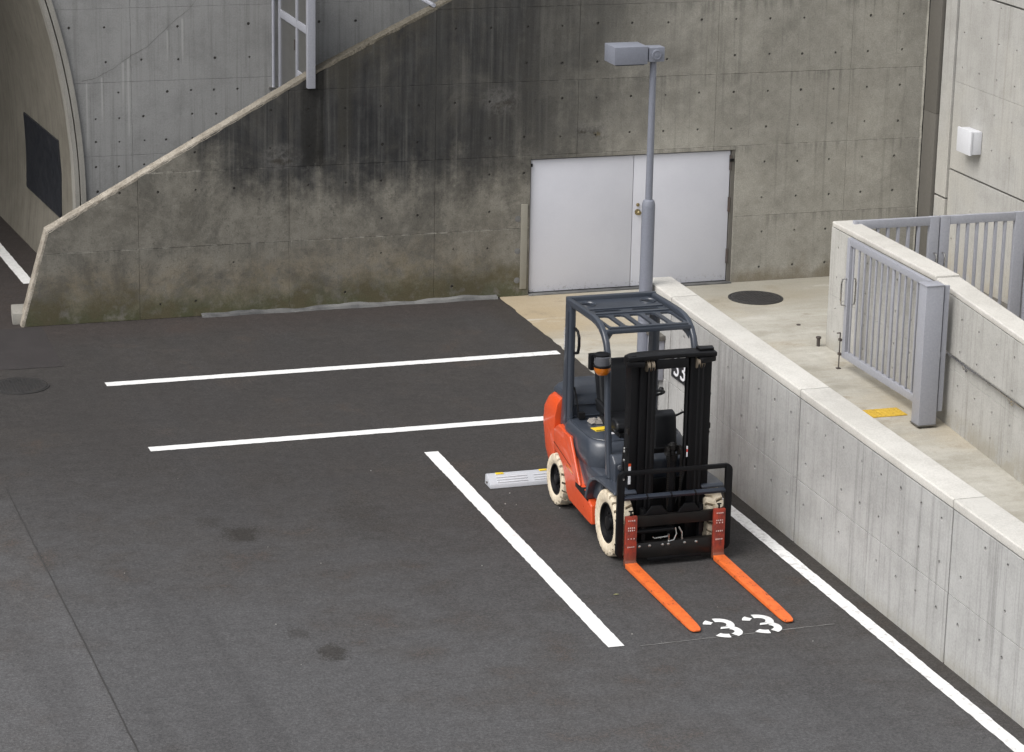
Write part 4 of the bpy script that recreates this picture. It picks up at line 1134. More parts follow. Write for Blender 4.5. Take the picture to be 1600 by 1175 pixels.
def rim_mesh(r, w, s):
    """dished black wheel disc; s=-1 faces left"""
    hw = w / 2 * s
    b = B(); pr_ = [(r * 0.62, -hw * 0.8), (r * 0.62, hw * 0.80), (r * 0.60, hw * 0.86), (r * 0.565, hw * 0.82), (r * 0.54, hw * 0.45), (r * 0.40, hw * 0.30), (r * 0.36, hw * 0.42), (r * 0.22, hw * 0.45), (r * 0.20, hw * 0.78), (r * 0.13, hw * 0.84)]
    b.lathe(pr_, (0, 0, 0), 'x', 36)
    for k in range(6):
        a = math.pi * k / 3; b.lathe([(0.014, hw * 0.42), (0.014, hw * 0.58)], (0, r * 0.29 * math.cos(a), r * 0.29 * math.sin(a)), 'x', 6)
    return b.mesh('wheel', M['black'], sharp=35)
for (r, w, xo, y, lugs) in ((0.335, 0.20, 0.475, 0.03, 22), (0.272, 0.165, 0.475, 1.63, 18)):
    tm = tyre_mesh(r, w, lugs)
    for s in (-1, 1):
        wobj = link('wheel', rim_mesh(r, w, s), fl, loc=(s * xo, y, r))
        t = link('tyre', tm, wobj)
        t.rotation_euler = (0.1 + 0.3 * (s > 0), 0, 0)
# chassis under the panels
q = B(); q.box(-0.36, 0.36, -0.02, 1.80, 0.14, 0.55); q.box(-0.44, 0.44, 0.42, 1.28, 0.16, 0.5); q.tube([(-0.47, 0.03, 0.335), (0.47, 0.03, 0.335)], 0.08, 14); q.tube([(-0.45, 1.63, 0.272), (0.45, 1.63, 0.272)], 0.06, 12)
q.obj('chassis', M['rubber'], fl, bevel=0.01)
# orange side panels
for s in (-1, 1):
    pp = [(0.50, 0.15), (0.58, 0.145), (1.20, 0.185), (1.285, 0.25), (1.36, 0.40), (1.44, 0.50), (1.56, 0.56), (1.66, 0.58), (1.72, 0.60), (1.72, 0.80), (1.58, 0.885), (1.46, 0.87), (1.40, 0.86),
          (1.19, 0.865), (1.10, 0.70), (0.86, 0.455), (0.76, 0.435), (0.62, 0.385), (0.535, 0.34)]
    q = B(); q.prism(pp, s * 0.43, s * 0.545, 'x'); sp_ = q.obj('side_panel', M['orange'], fl, bevel=0.016, seg=3)
    # raised ridge sweeping down along the front edge
    rg_ = [(1.36, 0.874), (1.175, 0.874), (0.845, 0.452), (0.96, 0.452)]
    q = B(); q.prism(rg_, s * 0.53, s * 0.562, 'x'); q.obj('panel_ridge', M['orange'], sp_, bevel=0.012, seg=3)
    q = B(); q.bar((s * 0.546, 1.10, 0.50), (s * 0.546, 1.30, 0.53), 0.004, 0.022); q.obj('side_reflector', M['amber'], sp_)
    q = B(); q.bar((s * 0.546, 1.70, 0.66), (s * 0.546, 1.16, 0.555), 0.003, 0.006); q.obj('panel_seam', M['black'], sp_)
# counterweight
def loft(secs, mat, name, parent, bevel=0.0, seg=2, sharp=40, label=None):
    b = B(); m = len(secs[0]); vs = [q for s_ in secs for q in s_]
    fs = [(i * m + j, i * m + (j + 1) % m, (i + 1) * m + (j + 1) % m, (i + 1) * m + j) for i in range(len(secs) - 1) for j in range(m)]
    fs += [tuple(range(m - 1, -1, -1)), tuple((len(secs) - 1) * m + j for j in range(m))]
    b.add(vs, fs); return b.obj(name, mat, parent, bevel=bevel, seg=seg, sharp=sharp, label=label)
def rrect(x, y0, y1, z, rc, n=5, rf=0.02):
    """plan outline with big rounded rear corners (y1 side)"""
    pts = [(-x, y0, z), (x, y0, z)]
    for k in range(n + 1):
        a = math.pi / 2 * k / n; pts.append((x - rc + rc * math.cos(a), y1 - rc + rc * math.sin(a), z))
    for k in range(n + 1):
        a = math.pi / 2 * k / n; pts.append((-x + rc - rc * math.sin(a), y1 - rc + rc * math.cos(a), z))
    return pts
cw = loft([rrect(0.50, 1.80, 2.12, 0.36, 0.16), rrect(0.525, 1.74, 2.16, 0.50, 0.16), rrect(0.54, 1.725, 2.20, 0.78, 0.15), rrect(0.54, 1.70, 2.17, 0.95, 0.15), rrect(0.525, 1.68, 2.10, 1.06, 0.16), rrect(0.49, 1.68, 2.03, 1.12, 0.16)],
          M['orange'], 'counterweight', fl, bevel=0.012, seg=2)
q = B(); q.box(-0.30, 0.30, 1.9, 2.14, 0.26, 0.37); q.obj('tow_block', M['black'], cw, bevel=0.02)
# lower body between the panels, seat box and rear hood
q = B(); q.prism([(0.40, 0.40), (1.30, 0.40), (1.45, 0.60), (1.45, 0.70), (0.40, 0.70), (0.36, 0.62)], -0.50, 0.50, 'x'); lb = q.obj('lower_body', M['slate'], fl, bevel=0.03, seg=3)
def box_r(x, y0, y1, z, rc, n=6):
    pts = []
    for cxs, cys, a0 in ((x - rc, y1 - rc, 0), (-x + rc, y1 - rc, 90), (-x + rc, y0 + rc, 180), (x - rc, y0 + rc, 270)):
        for k in range(n + 1):
            a = R(a0 + 90 * k / n); pts.append((cxs + rc * math.cos(a), cys + rc * math.sin(a), z))
    return pts
sb = loft([box_r(0.485, 0.66, 1.62, 0.66, 0.14), box_r(0.515, 0.60, 1.64, 0.69, 0.18), box_r(0.525, 0.58, 1.64, 0.78, 0.20), box_r(0.515, 0.60, 1.64, 0.91, 0.22), box_r(0.495, 0.63, 1.62, 0.955, 0.22), box_r(0.46, 0.68, 1.60, 0.972, 0.20)], M['slate'], 'seat_box', fl)
q = B(); q.tube([(x, y, 0.968) for x, y, z in box_r(0.475, 0.655, 1.60, 0, 0.21)], 0.008, 8, closed=True); q.obj('edge_trim', M['slate'], sb)
hood = loft([box_r(0.455, 1.50, 2.02, 0.96, 0.05), box_r(0.455, 1.52, 2.02, 1.09, 0.05), box_r(0.46, 1.50, 2.04, 1.10, 0.05), box_r(0.46, 1.51, 2.04, 1.15, 0.06), box_r(0.44, 1.56, 2.02, 1.20, 0.10), box_r(0.34, 1.68, 1.98, 1.255, 0.10)], M['slate'], 'rear_hood', fl)
q = B(); q.tube([(-0.44, 1.49, 0.985), (-0.05, 1.49, 0.985), (0.4, 1.49, 0.985)], 0.012, 8); q.obj('hood_lip', M['slate'], hood)
q = B(); q.bar((-0.36, 1.03, 0.9745), (-0.20, 1.05, 0.9745), 0.13, 0.003); q.obj('yellow_label', M['yellow'], sb, label='yellow warning label')
q = B(); q.bar((-0.345, 0.985, 0.9765), (-0.21, 1.0, 0.9765), 0.02, 0.002); q.obj('label_print', M['black'], sb)
q = B(); q.bar((-0.27, 0.87, 0.9745), (-0.05, 0.88, 0.9745), 0.05, 0.003); q.obj('white_label', M['white_sticker'], sb, label='white label strip')
# crumpled cloth on the seat box
cl = B(); vs = []; n = 12
for i in range(n):
    for j in range(n):
        x, y = -0.32 + 0.26 * i / (n - 1), 1.20 + 0.16 * j / (n - 1)
        e = min(i, j, n - 1 - i, n - 1 - j)
        vs.append((x + rng.uniform(-.012, .012), y + rng.uniform(-.012, .012), 0.976 + (0.0 if e == 0 else rng.uniform(0.0, 0.035))))
cl.add(vs, [(i * n + j, (i + 1) * n + j, (i + 1) * n + j + 1, i * n + j + 1) for i in range(n - 1) for j in range(n - 1)])
ro = cl.obj('cloth', M['rag'], None, sharp=80); ro.location = (9.5, 23.95, 0.0)
tag(ro, 'crumpled grey and blue cloth lying on the seat box of the forklift', 'cloth')
# steps and floor
for s in (-1, 1):
    q = B(); q.prism([(0.62, 0.395), (0.80, 0.445), (1.0, 0.445), (1.0, 0.40), (0.62, 0.36)], s * 0.42, s * 0.552, 'x'); q.obj('step', M['rubber'], fl, bevel=0.006)
q = B(); q.box(-0.49, 0.49, 0.10, 0.66, 0.60, 0.665); q.obj('floor_plate', M['slate_dark'], fl, bevel=0.008)
# front fenders
for s in (-1, 1):
    arc_o = []; arc_i = []
    pr_ = [(0.66, 0.40), (0.62, 0.50), (0.565, 0.60), (0.48, 0.672), (0.38, 0.705), (0.24, 0.715), (0.0, 0.722), (-0.17, 0.722), (-0.20, 0.705)]
    inn = [(-0.20, 0.685), (-0.16, 0.690), (0.0, 0.692), (0.22, 0.685), (0.35, 0.672), (0.44, 0.64), (0.52, 0.58), (0.575, 0.49), (0.61, 0.39)]
    q = B(); q.prism(pr_ + inn, s * 0.34, s * 0.575, 'x'); q.obj('fender', M['slate'], fl, bevel=0.010, seg=3)
    q = B(); q.prism([(0.64, 0.16), (0.64, 0.42), (0.56, 0.58), (0.45, 0.65), (-0.1, 0.68), (-0.1, 0.60), (0.36, 0.58), (0.44, 0.3), (0.46, 0.16)], s * 0.30, s * 0.36, 'x'); q.obj('inner_arch', M['black'], fl)
# cowl and dashboard
q = B(); q.prism([(0.12, 0.60), (0.40, 0.60), (0.40, 0.80), (0.34, 0.95), (0.22, 0.965), (0.14, 0.90)], -0.46, 0.46, 'x'); cowl = q.obj('cowl', M['slate'], fl, bevel=0.02, seg=3)
q = B(); q.prism([(0.28, 0.94), (0.50, 0.94), (0.50, 1.22), (0.44, 1.33), (0.34, 1.30)], 0.02, 0.26, 'x'); dash = q.obj('dashboard', M['vinyl'], fl, bevel=0.025, seg=3)
q = B(); q.tube([(0.24, 0.38, 1.26), (0.32, 0.36, 1.30), (0.34, 0.36, 1.31)], 0.012, 8); q.obj('direction_lever', M['black'], dash)
swc = Vector((0.05, 0.62, 1.44)); ax = Vector((0, 0.45, 0.9)).normalized(); e1 = Vector((1, 0, 0)); e2 = ax.cross(e1)
q = B(); q.tube([swc + e1 * (0.17 * math.cos(2 * math.pi * k / 28)) + e2 * (0.17 * math.sin(2 * math.pi * k / 28)) for k in range(28)], 0.014, 8, closed=True)
for k in range(3):
    a = 2 * math.pi * k / 3 + 0.5; q.bar(swc - ax * 0.02, swc + e1 * (0.165 * math.cos(a)) + e2 * (0.165 * math.sin(a)), 0.03, 0.012, ax)
q.tube([swc - ax * 0.05, swc + ax * 0.012], 0.045, 14)
swo = q.obj('steering_wheel', M['vinyl'], fl)
kp = swc + e1 * 0.16 + e2 * 0.03
q = B(); q.lathe([(0.008, -0.01), (0.010, 0.02), (0.024, 0.03), (0.027, 0.048), (0.018, 0.064)], kp, 'z', 14); q.obj('spinner_knob', M['vinyl'], swo)
q = B(); q.tube([swc - ax * 0.04, (0.10, 0.45, 1.2)], 0.03, 12); q.obj('steering_column', M['vinyl'], dash)
# hydraulic levers
for k, x in enumerate((-0.06, 0.0, 0.06)):
    q = B(); q.tube([(x + 0.05, 0.36, 0.96), (x + 0.02, 0.40, 1.18), (x - 0.13, 0.46, 1.36)], [0.007, 0.007, 0.006], 8); lv = q.obj('lever', M['black'], fl)
    q = B(); q.lathe([(0.010, -0.03), (0.014, 0.0), (0.013, 0.02), (0.006, 0.028)], (x - 0.135, 0.463, 1.372), 'z', 10); q.obj('lever_knob', M['rubber'], lv)
# seat
def cushion(x0, x1, y0, y1, z0, z1, tilt=0.0):
    b = B(); b.box(x0, x1, y0, y1, z0, z1); return b
q = B(); q.prism([(0.66, 1.06), (0.72, 1.03), (1.20, 1.03), (1.22, 1.10), (0.75, 1.155), (0.68, 1.13)], -0.245, 0.245, 'x'); seat = q.obj('seat', M['vinyl'], fl, bevel=0.035, seg=4)
q = B(); q.prism([(1.14, 1.08), (1.28, 1.08), (1.42, 1.50), (1.43, 1.60), (1.36, 1.62), (1.28, 1.56)], -0.235, 0.235, 'x'); q.obj('backrest', M['vinyl'], seat, bevel=0.04, seg=4)
q = B(); q.box(-0.20, 0.20, 0.70, 1.24, 0.973, 1.028); q.obj('seat_base', M['rubber'], seat, bevel=0.012)
for s in (-1, 1):
    q = B(); q.prism([(0.85, 1.16), (1.2, 1.12), (1.26, 1.24), (0.90, 1.20)], s * 0.235, s * 0.275, 'x'); q.obj('hip_bolster', M['vinyl'], seat, bevel=0.015)
# overhead guard
GXW = 0.475
def curve(p0, p1, p2, n=8):
    return [tuple((1 - t) ** 2 * Vector(p0) + 2 * t * (1 - t) * Vector(p1) + t * t * Vector(p2)) for t in (k / n for k in range(n + 1))]
# roof plate with round holes, slots and five long windows
pl_out = [(-0.43, 0.50), (0.43, 0.50), (0.43, 1.57), (-0.43, 1.57)]
def rr2(x0, x1, y0, y1, r, n=4, skew=0.0):
    pts = []
    for cxs, cys, a0 in ((x1 - r, y1 - r, 0), (x0 + r, y1 - r, 90), (x0 + r, y0 + r, 180), (x1 - r, y0 + r, 270)):
        for k in range(n + 1):
            a = R(a0 + 90 * k / n); px, py = cxs + r * math.cos(a), cys + r * math.sin(a)
            pts.append((px + skew * (py - (y0 + y1) / 2), py))
    return pts
cuts = []
for k in range(5):
    c_ = -0.344 + 0.172 * k; cuts.append(rr2(c_ - 0.060, c_ + 0.060, 0.535, 0.955, 0.045))
for c_ in (-0.22, 0.20): cuts.append(rr2(c_ - 0.15, c_ + 0.15, 1.07, 1.15, 0.035))
for c_ in (-0.335, 0.335): cuts.append(rr2(c_ - 0.075, c_ + 0.075, 1.34, 1.46, 0.059))
me, _ = panel_mesh('overhead_guard', pl_out, [], (0, 0, 2.185), (1, 0, 0), (0, 1, 0), 0.022, M['slate'], gap=0.0, cham=0.002, cut=cuts)
gd = link('overhead_guard', me, fl)
q = B(); q.add([(x, y, 2.1625) for x, y in pl_out], []) 
for c_ in (-0.335, 0.335):
    q = B(); q.lathe([(0.070, 2.15), (0.078, 2.19), (0.084, 2.196), (0.088, 2.187)], (c_, 1.40, 0), 'z', 24, True); q.obj('hole_collar', M['slate'], gd)
q = B(); q.bar((-0.42, 1.02, 2.192), (0.42, 1.02, 2.192), 0.05, 0.014, (0, 0, 1)); q.obj('roof_rib', M['slate'], gd, bevel=0.006)
q = B(); q.bar((-0.42, 1.20, 2.192), (0.42, 1.20, 2.192), 0.05, 0.014, (0, 0, 1)); q.obj('roof_rib', M['slate'], gd, bevel=0.006)
q = B(); q.bar((-0.50, 1.60, 2.185), (0.50, 1.60, 2.185), 0.06, 0.085); q.obj('rear_crossbar', M['slate'], gd, bevel=0.012)
q = B(); q.bar((-0.46, 0.51, 2.142), (0.46, 0.51, 2.142), 0.04, 0.05); q.obj('front_crossbar', M['slate'], gd, bevel=0.014)
def flat_bar(path, w, d):
    """rounded rectangular section swept in a y-z plane; w across x, d in the plane"""
    b = B(); vs = []; m = len(path)
    sec = []
    r_ = min(w, d) * 0.32
    for cxs, cys, a0 in ((w / 2 - r_, d / 2 - r_, 0), (-w / 2 + r_, d / 2 - r_, 90), (-w / 2 + r_, -d / 2 + r_, 180), (w / 2 - r_, -d / 2 + r_, 270)):
        for k in range(4): a = R(a0 + 30 * k); sec.append((cxs + r_ * math.cos(a), cys + r_ * math.sin(a)))
    for i, q_ in enumerate(path):
        x, y, z = q_[:3]; k = q_[3] if len(q_) > 3 else 1.0
        a = Vector(path[max(i - 1, 0)][1:3]); c_ = Vector(path[min(i + 1, m - 1)][1:3]); t = (c_ - a).normalized(); nn = Vector((-t.y, t.x))
        vs += [(x + sx, y + nn.x * sy * k, z + nn.y * sy * k) for sx, sy in sec]
    n = len(sec)
    b.add(vs, [(i * n + j, i * n + (j + 1) % n, (i + 1) * n + (j + 1) % n, (i + 1) * n + j) for i in range(m - 1) for j in range(n)] + [tuple(range(n)), tuple((m - 1) * n + j for j in range(n))])
    return b
for s in (-1, 1):
    x = s * GXW
    path = [(x, 1.60, 2.18), (x, 1.2, 2.195), (x, 0.85, 2.20), (x, 0.72, 2.19), (x, 0.62, 2.165), (x, 0.53, 2.115), (x, 0.46, 2.04), (x, 0.42, 1.95), (x, 0.405, 1.85), (x, 0.375, 1.40), (x, 0.30, 0.90), (x, 0.265, 0.715)]
    q = flat_bar(path, 0.058, 0.075); q.obj('front_pillar', M['slate'], gd, sharp=50)
    path = [(x, 1.53, 2.17, 1.15), (x, 1.53, 1.9, 1.2), (x, 1.535, 1.5, 1.35), (x, 1.55, 1.1, 1.6), (x, 1.56, 0.86, 1.95)]
    q = flat_bar(path, 0.075, 0.135); rp = q.obj('rear_pillar', M['slate'], gd, sharp=50)
    q = B(); q.bar((x + s * 0.0385, 1.49, 2.1), (x + s * 0.0385, 1.49, 0.9), 0.004, 0.03, (0, 1, 0)); q.obj('pillar_groove', M['slate_dark'], rp)
    # gusset below the roof corner
    q = B(); q.add([(x - s * 0.028, 0.50, 2.02), (x - s * 0.028, 0.53, 2.145), (x - s * 0.16, 0.545, 2.148), (x - s * 0.10, 0.535, 2.115), (x - s * 0.05, 0.515, 2.06)] +
                   [(x - s * 0.028, 0.535, 2.02), (x - s * 0.028, 0.565, 2.145), (x - s * 0.16, 0.575, 2.148), (x - s * 0.10, 0.565, 2.115), (x - s * 0.05, 0.545, 2.06)],
                   [(0, 1, 2, 3, 4), (9, 8, 7, 6, 5), (0, 5, 6, 1), (1, 6, 7, 2), (2, 7, 8, 3), (3, 8, 9, 4), (4, 9, 5, 0)])
    q.obj('gusset', M['slate'], gd)
# lettering on the rear pillar
me = text_mesh('pillar_lettering', 'TOYOTA', 0.055, M['plastic'], 0.002)
o = link('pillar_lettering', me, gd); o.matrix_local = Matrix.Translation((-GXW - 0.0395, 1.60, 1.80)) @ Matrix(((0, 0, -1, 0), (0, -1, 0, 0), (-1, 0, 0, 0), (0, 0, 0, 1)))
# assist grip
q = B(); q.tube([(-0.45, 1.45, 1.93), (-0.45, 1.37, 1.92), (-0.45, 1.325, 1.87), (-0.45, 1.32, 1.78), (-0.45, 1.35, 1.70), (-0.45, 1.45, 1.67)], 0.016, 8); q.obj('assist_grip', M['rubber'], gd)
# belt hanging at the rear pillar
q = B(); q.tube([(-0.43, 1.48, 1.30), (-0.41, 1.44, 1.15), (-0.40, 1.42, 1.03), (-0.36, 1.40, 0.99)], 0.008, 6); q.box(-0.41, -0.34, 1.37, 1.43, 0.99, 1.05); q.obj('seat_belt', M['rubber'], gd)
# head lamp with amber indicator on the left front pillar
q = B(); q.lathe([(0.045, 0.10), (0.078, 0.085), (0.085, 0.04), (0.083, 0.0), (0.070, -0.012)], (-0.575, 0.335, 1.865), 'z', 20); hl = q.obj('head_lamp', M['lens'], fl)
q = B(); q.lathe([(0.070, -0.012), (0.083, -0.004), (0.080, -0.05), (0.055, -0.085), (0.03, -0.092)], (-0.575, 0.335, 1.853), 'z', 20); q.obj('indicator_lens', M['amber'], hl)
q = B(); q.lathe([(0.086, 0.0), (0.090, 0.006), (0.090, 0.020), (0.086, 0.026)], (-0.575, 0.335, 1.845), 'z', 20, True); q.lathe([(0.083, 0.07), (0.080, 0.10), (0.05, 0.112)], (-0.575, 0.35, 1.87), 'z', 16); q.obj('lamp_ring', M['black'], hl)
q = B(); q.box(-0.66, -0.53, 0.44, 0.52, 1.78, 1.94); q.tube([(-0.56, 0.40, 1.87), (-0.50, 0.40, 1.87)], 0.02, 8); q.obj('lamp_bracket', M['black'], hl, bevel=0.015)
# ---- mast
MY = -0.13
def chan(x0, x1, y0, y1, z0, z1, t, open_to):
    """C section upright; open side towards +x or -x"""
    b = B()
    if open_to > 0: poly = [(x0, y0), (x1, y0), (x1, y0 + t), (x0 + t, y0 + t), (x0 + t, y1 - t), (x1, y1 - t), (x1, y1), (x0, y1)]
    else: poly = [(x1, y0), (x0, y0), (x0, y0 + t), (x1 - t, y0 + t), (x1 - t, y1 - t), (x0, y1 - t), (x0, y1), (x1, y1)]
    b.prism(poly, z0, z1, 'z'); return b
mast = None
for s in (-1, 1):
    xo0, xo1 = sorted((s * 0.415, s * 0.335))
    q = chan(xo0, xo1, MY - 0.02, MY + 0.14, 0.12, 2.0, 0.022, -s)
    o = q.obj('mast' if mast is None else 'outer_upright', M['black'], fl if mast is None else mast, bevel=0.004)
    if mast is None: mast = o
    for (a0, a1, yy0, yy1, z1) in ((0.332, 0.262, MY - 0.05, MY + 0.10, 2.02), (0.258, 0.175, MY - 0.07, MY + 0.08, 2.03)):
        x0, x1 = sorted((s * a0, s * a1)); q = chan(x0, x1, yy0, yy1, 0.10, z1, 0.02, -s); q.obj('inner_upright', M['black'], mast, bevel=0.003)
    # rear lift cylinders
    q = B(); q.tube([(s * 0.30, MY + 0.19, 0.16), (s * 0.30, MY + 0.19, 1.55)], 0.035, 14); cy_ = q.obj('lift_cylinder', M['black'], mast)
    q = B(); q.tube([(s * 0.30, MY + 0.19, 1.55), (s * 0.30, MY + 0.19, 1.99)], 0.022, 12); q.obj('cylinder_rod', M['steel'], cy_)
    # paired chain sheaves at the top of each upright
    for dx in (0.235, 0.280):
        q = B(); q.lathe([(0.055, -0.014), (0.055, -0.011), (0.045, -0.006), (0.045, 0.006), (0.055, 0.011), (0.055, 0.014)], (s * dx, MY - 0.085, 1.985), 'x', 20); q.obj('sheave', M['sheave'], mast)
        q = B(); q.bar((s * dx, MY - 0.132, 1.98), (s * dx, MY - 0.132, 0.55), 0.016, 0.006, (0, 1, 0)); q.obj('hose', M['rubber'], mast)
    # bolted brackets on the uprights
    q = B(); q.box(min(s * 0.43, s * 0.40), max(s * 0.43, s * 0.40), MY - 0.01, MY + 0.06, 1.28, 1.34); q.obj('bracket', M['blackgrease'], mast, bevel=0.006)
# top crossbeam: broad rounded plate with a deep front lip
plate = []
NPL = 14
for k in range(NPL + 1):
    u_ = -1 + 2 * k / NPL; plate.append((0.455 * u_, MY - 0.135 + 0.025 * (1 - u_ * u_)))
for k in range(NPL + 1):
    u_ = 1 - 2 * k / NPL; plate.append((0.465 * u_, MY + 0.05 + 0.03 * (1 - abs(u_) ** 3) - 0.07 * abs(u_) ** 8))
q = B(); q.prism(plate, 2.048, 2.092, 'z'); cb = q.obj('top_crossbeam', M['black'], mast, bevel=0.012)
q = B(); q.box(-0.165, 0.165, MY - 0.125, MY - 0.085, 1.955, 2.044); q.obj('beam_lip', M['black'], cb, bevel=0.006)
q = B(); q.prism([(-0.46, MY - 0.10), (-0.30, MY - 0.16), (-0.27, MY - 0.10), (-0.28, MY + 0.06), (-0.44, MY + 0.06)], 1.99, 2.044, 'z'); q.obj('beam_end', M['black'], cb, bevel=0.012)
q = B(); q.prism([(0.46, MY - 0.10), (0.30, MY - 0.16), (0.27, MY - 0.10), (0.28, MY + 0.06), (0.44, MY + 0.06)], 1.99, 2.044, 'z'); q.obj('beam_end', M['black'], cb, bevel=0.012)
q = B(); q.prism([(0.30, MY - 0.06), (0.45, MY - 0.06), (0.47, MY + 0.04), (0.30, MY + 0.05)], 2.092, 2.115, 'z'); q.obj('beam_cap', M['black'], cb, bevel=0.008)
q = B(); q.lathe([(0.05, 2.0925), (0.048, 2.098)], (-0.40, MY - 0.05, 0), 'z', 18); q.obj('beam_boss', M['rubber'], cb)
# ties low down between the uprights
for z, y in ((0.20, 0.10), (0.62, 0.13), (1.02, 0.13)):
    q = B(); q.box(-0.33, 0.33, MY + y, MY + y + 0.04, z, z + (0.14 if z < 1 else 0.05)); q.obj('cross_tie', M['black'], mast, bevel=0.006)
# free-lift cylinder in the middle, its rod head, chains and hoses
q = B(); q.tube([(0.03, MY - 0.02, 0.16), (0.03, MY - 0.02, 1.02)], 0.048, 18); fc = q.obj('free_lift_cylinder', M['black'], mast)
q = B(); q.lathe([(0.056, 1.00), (0.058, 1.05), (0.035, 1.06), (0.03, 1.10), (0.045, 1.11), (0.045, 1.15), (0.02, 1.17)], (0.03, MY - 0.02, 0), 'z', 18); q.obj('cylinder_head', M['blackgrease'], fc)
for x in (-0.035, 0.095):
    q = B(); q.lathe([(0.05, -0.012), (0.05, -0.009), (0.042, -0.005), (0.042, 0.005), (0.05, 0.009), (0.05, 0.012)], (x, MY - 0.05, 1.10), 'x', 18); q.obj('chain_wheel', M['blackgrease'], fc)
    q = B()
    for k in range(34):
        z = 0.42 + k * 0.02; q.box(x - 0.011, x + 0.011, MY - 0.104 - 0.005, MY - 0.096, z, z + 0.013); q.box(x - 0.007, x + 0.007, MY - 0.103, MY - 0.097, z + 0.012, z + 0.021)
    stuff(q.obj('lift_chain', M['blackgrease'], fc, smooth=False))
q = B(); q.tube([(0.148, MY - 0.06, 1.96), (0.148, MY - 0.06, 1.2), (0.146, MY - 0.065, 0.90), (0.12, MY - 0.05, 0.72), (0.07, MY - 0.04, 0.55)], 0.012, 8); q.obj('hose', M['rubber'], mast)
q = B(); q.tube([(-0.44, MY + 0.06, 1.14), (-0.455, MY + 0.05, 0.98), (-0.44, MY + 0.06, 0.86), (-0.40, MY + 0.09, 0.74), (-0.34, MY + 0.1, 0.60)], 0.012, 8); q.obj('hose', M['rubber'], mast)
for z in (1.13, 1.10, 1.01): 
    q = B(); q.lathe([(0.012, -0.012), (0.014, 0.0), (0.008, 0.014)], (-0.445, MY + 0.035, z), 'z', 8); q.obj('hose_fitting', M['steel'], mast)
# stickers
q = B(); q.box(-0.420, -0.395, MY - 0.0245, MY - 0.0215, 0.78, 0.96); q.obj('sticker', M['white_sticker'], mast, label='white sticker with orange end')
q = B(); q.box(-0.420, -0.395, MY - 0.0250, MY - 0.0215, 0.962, 0.99); q.obj('sticker', M['orange'], mast)
q = B(); q.box(0.16, 0.1735, MY - 0.074, MY - 0.071, 1.03, 1.14); q.obj('sticker', M['white_sticker'], mast)
q = B(); q.box(0.16, 0.1735, MY - 0.0745, MY - 0.071, 1.08, 1.11); q.obj('sticker', M['red_sticker'], mast)
q = B(); q.lathe([(0.030, 0.0), (0.028, -0.02), (0.012, -0.026)], (-0.40, 0.13, 0.86), 'y', 14); q.obj('work_lens', M['lens'], cowl)
cb.location = (-0.035, 0, 0)
gd.scale = (0.965, 1, 1)
hl.location = (0.035, 0, 0)
# ---- carriage
CY = -0.325
q = B(); q.box(-0.49, 0.49, CY - 0.03, CY + 0.02, 0.40, 0.51); car = q.obj('carriage', M['blackgrease'], fl, bevel=0.006)
q = B(); q.prism([(CY - 0.03, 0.235), (CY + 0.02, 0.24), (CY + 0.02, 0.09), (CY - 0.05, 0.08), (CY - 0.05, 0.17)], -0.49, 0.49, 'x'); q.obj('lower_bar', M['blackgrease'], car, bevel=0.006)
q = B(); q.box(-0.28, 0.28, CY - 0.058, CY - 0.04, 0.055, 0.085); q.obj('bottom_lip', M['black'], car, bevel=0.004)
for x in (-0.36, -0.255, -0.12, -0.06, 0.11, 0.23):
    q = B(); q.lathe([(0.016, 0.0), (0.015, -0.012), (0.008, -0.016)], (x, CY - 0.036, 0.205), 'y', 8); q.obj('bolt', M['steel'], car)
for x in (-0.30, 0.30):
    q = B(); q.box(x - 0.02, x + 0.02, CY + 0.02, CY + 0.09, 0.10, 0.56); q.obj('side_plate', M['black'], car, bevel=0.004)
for x in (-0.18, 0.16):
    q = B(); q.prism([(x - 0.12, 0.512), (x + 0.12, 0.512), (x + 0.05, 0.60), (x - 0.05, 0.60)], CY - 0.012, CY + 0.012, 'y'); q.obj('gusset', M['black'], car, bevel=0.004)
# side-shift cylinder and its pipes
q = B(); q.tube([(-0.36, CY + 0.03, 0.335), (0.02, CY + 0.03, 0.335)], 0.028, 12); sc_ = q.obj('side_shift_cylinder', M['black'], car)
q = B(); q.tube([(-0.44, CY + 0.03, 0.335), (-0.36, CY + 0.03, 0.335)], 0.010, 10); q.obj('cylinder_rod', M['steel'], sc_)
for pts, r in (([(-0.22, CY - 0.02, 0.285), (-0.20, CY - 0.02, 0.27), (-0.06, CY - 0.02, 0.28), (-0.05, CY - 0.02, 0.30), (-0.05, CY - 0.02, 0.22)], 0.008),
               ([(0.02, CY - 0.01, 0.36), (0.03, CY - 0.02, 0.30), (0.0, CY - 0.03, 0.24), (-0.06, CY - 0.03, 0.23)], 0.008),
               ([(0.06, CY, 0.36), (0.085, CY - 0.02, 0.31), (0.09, CY - 0.02, 0.22)], 0.009)):
    q = B(); q.tube(pts, r, 8); q.obj('hydraulic_pipe', M['steel'], car)
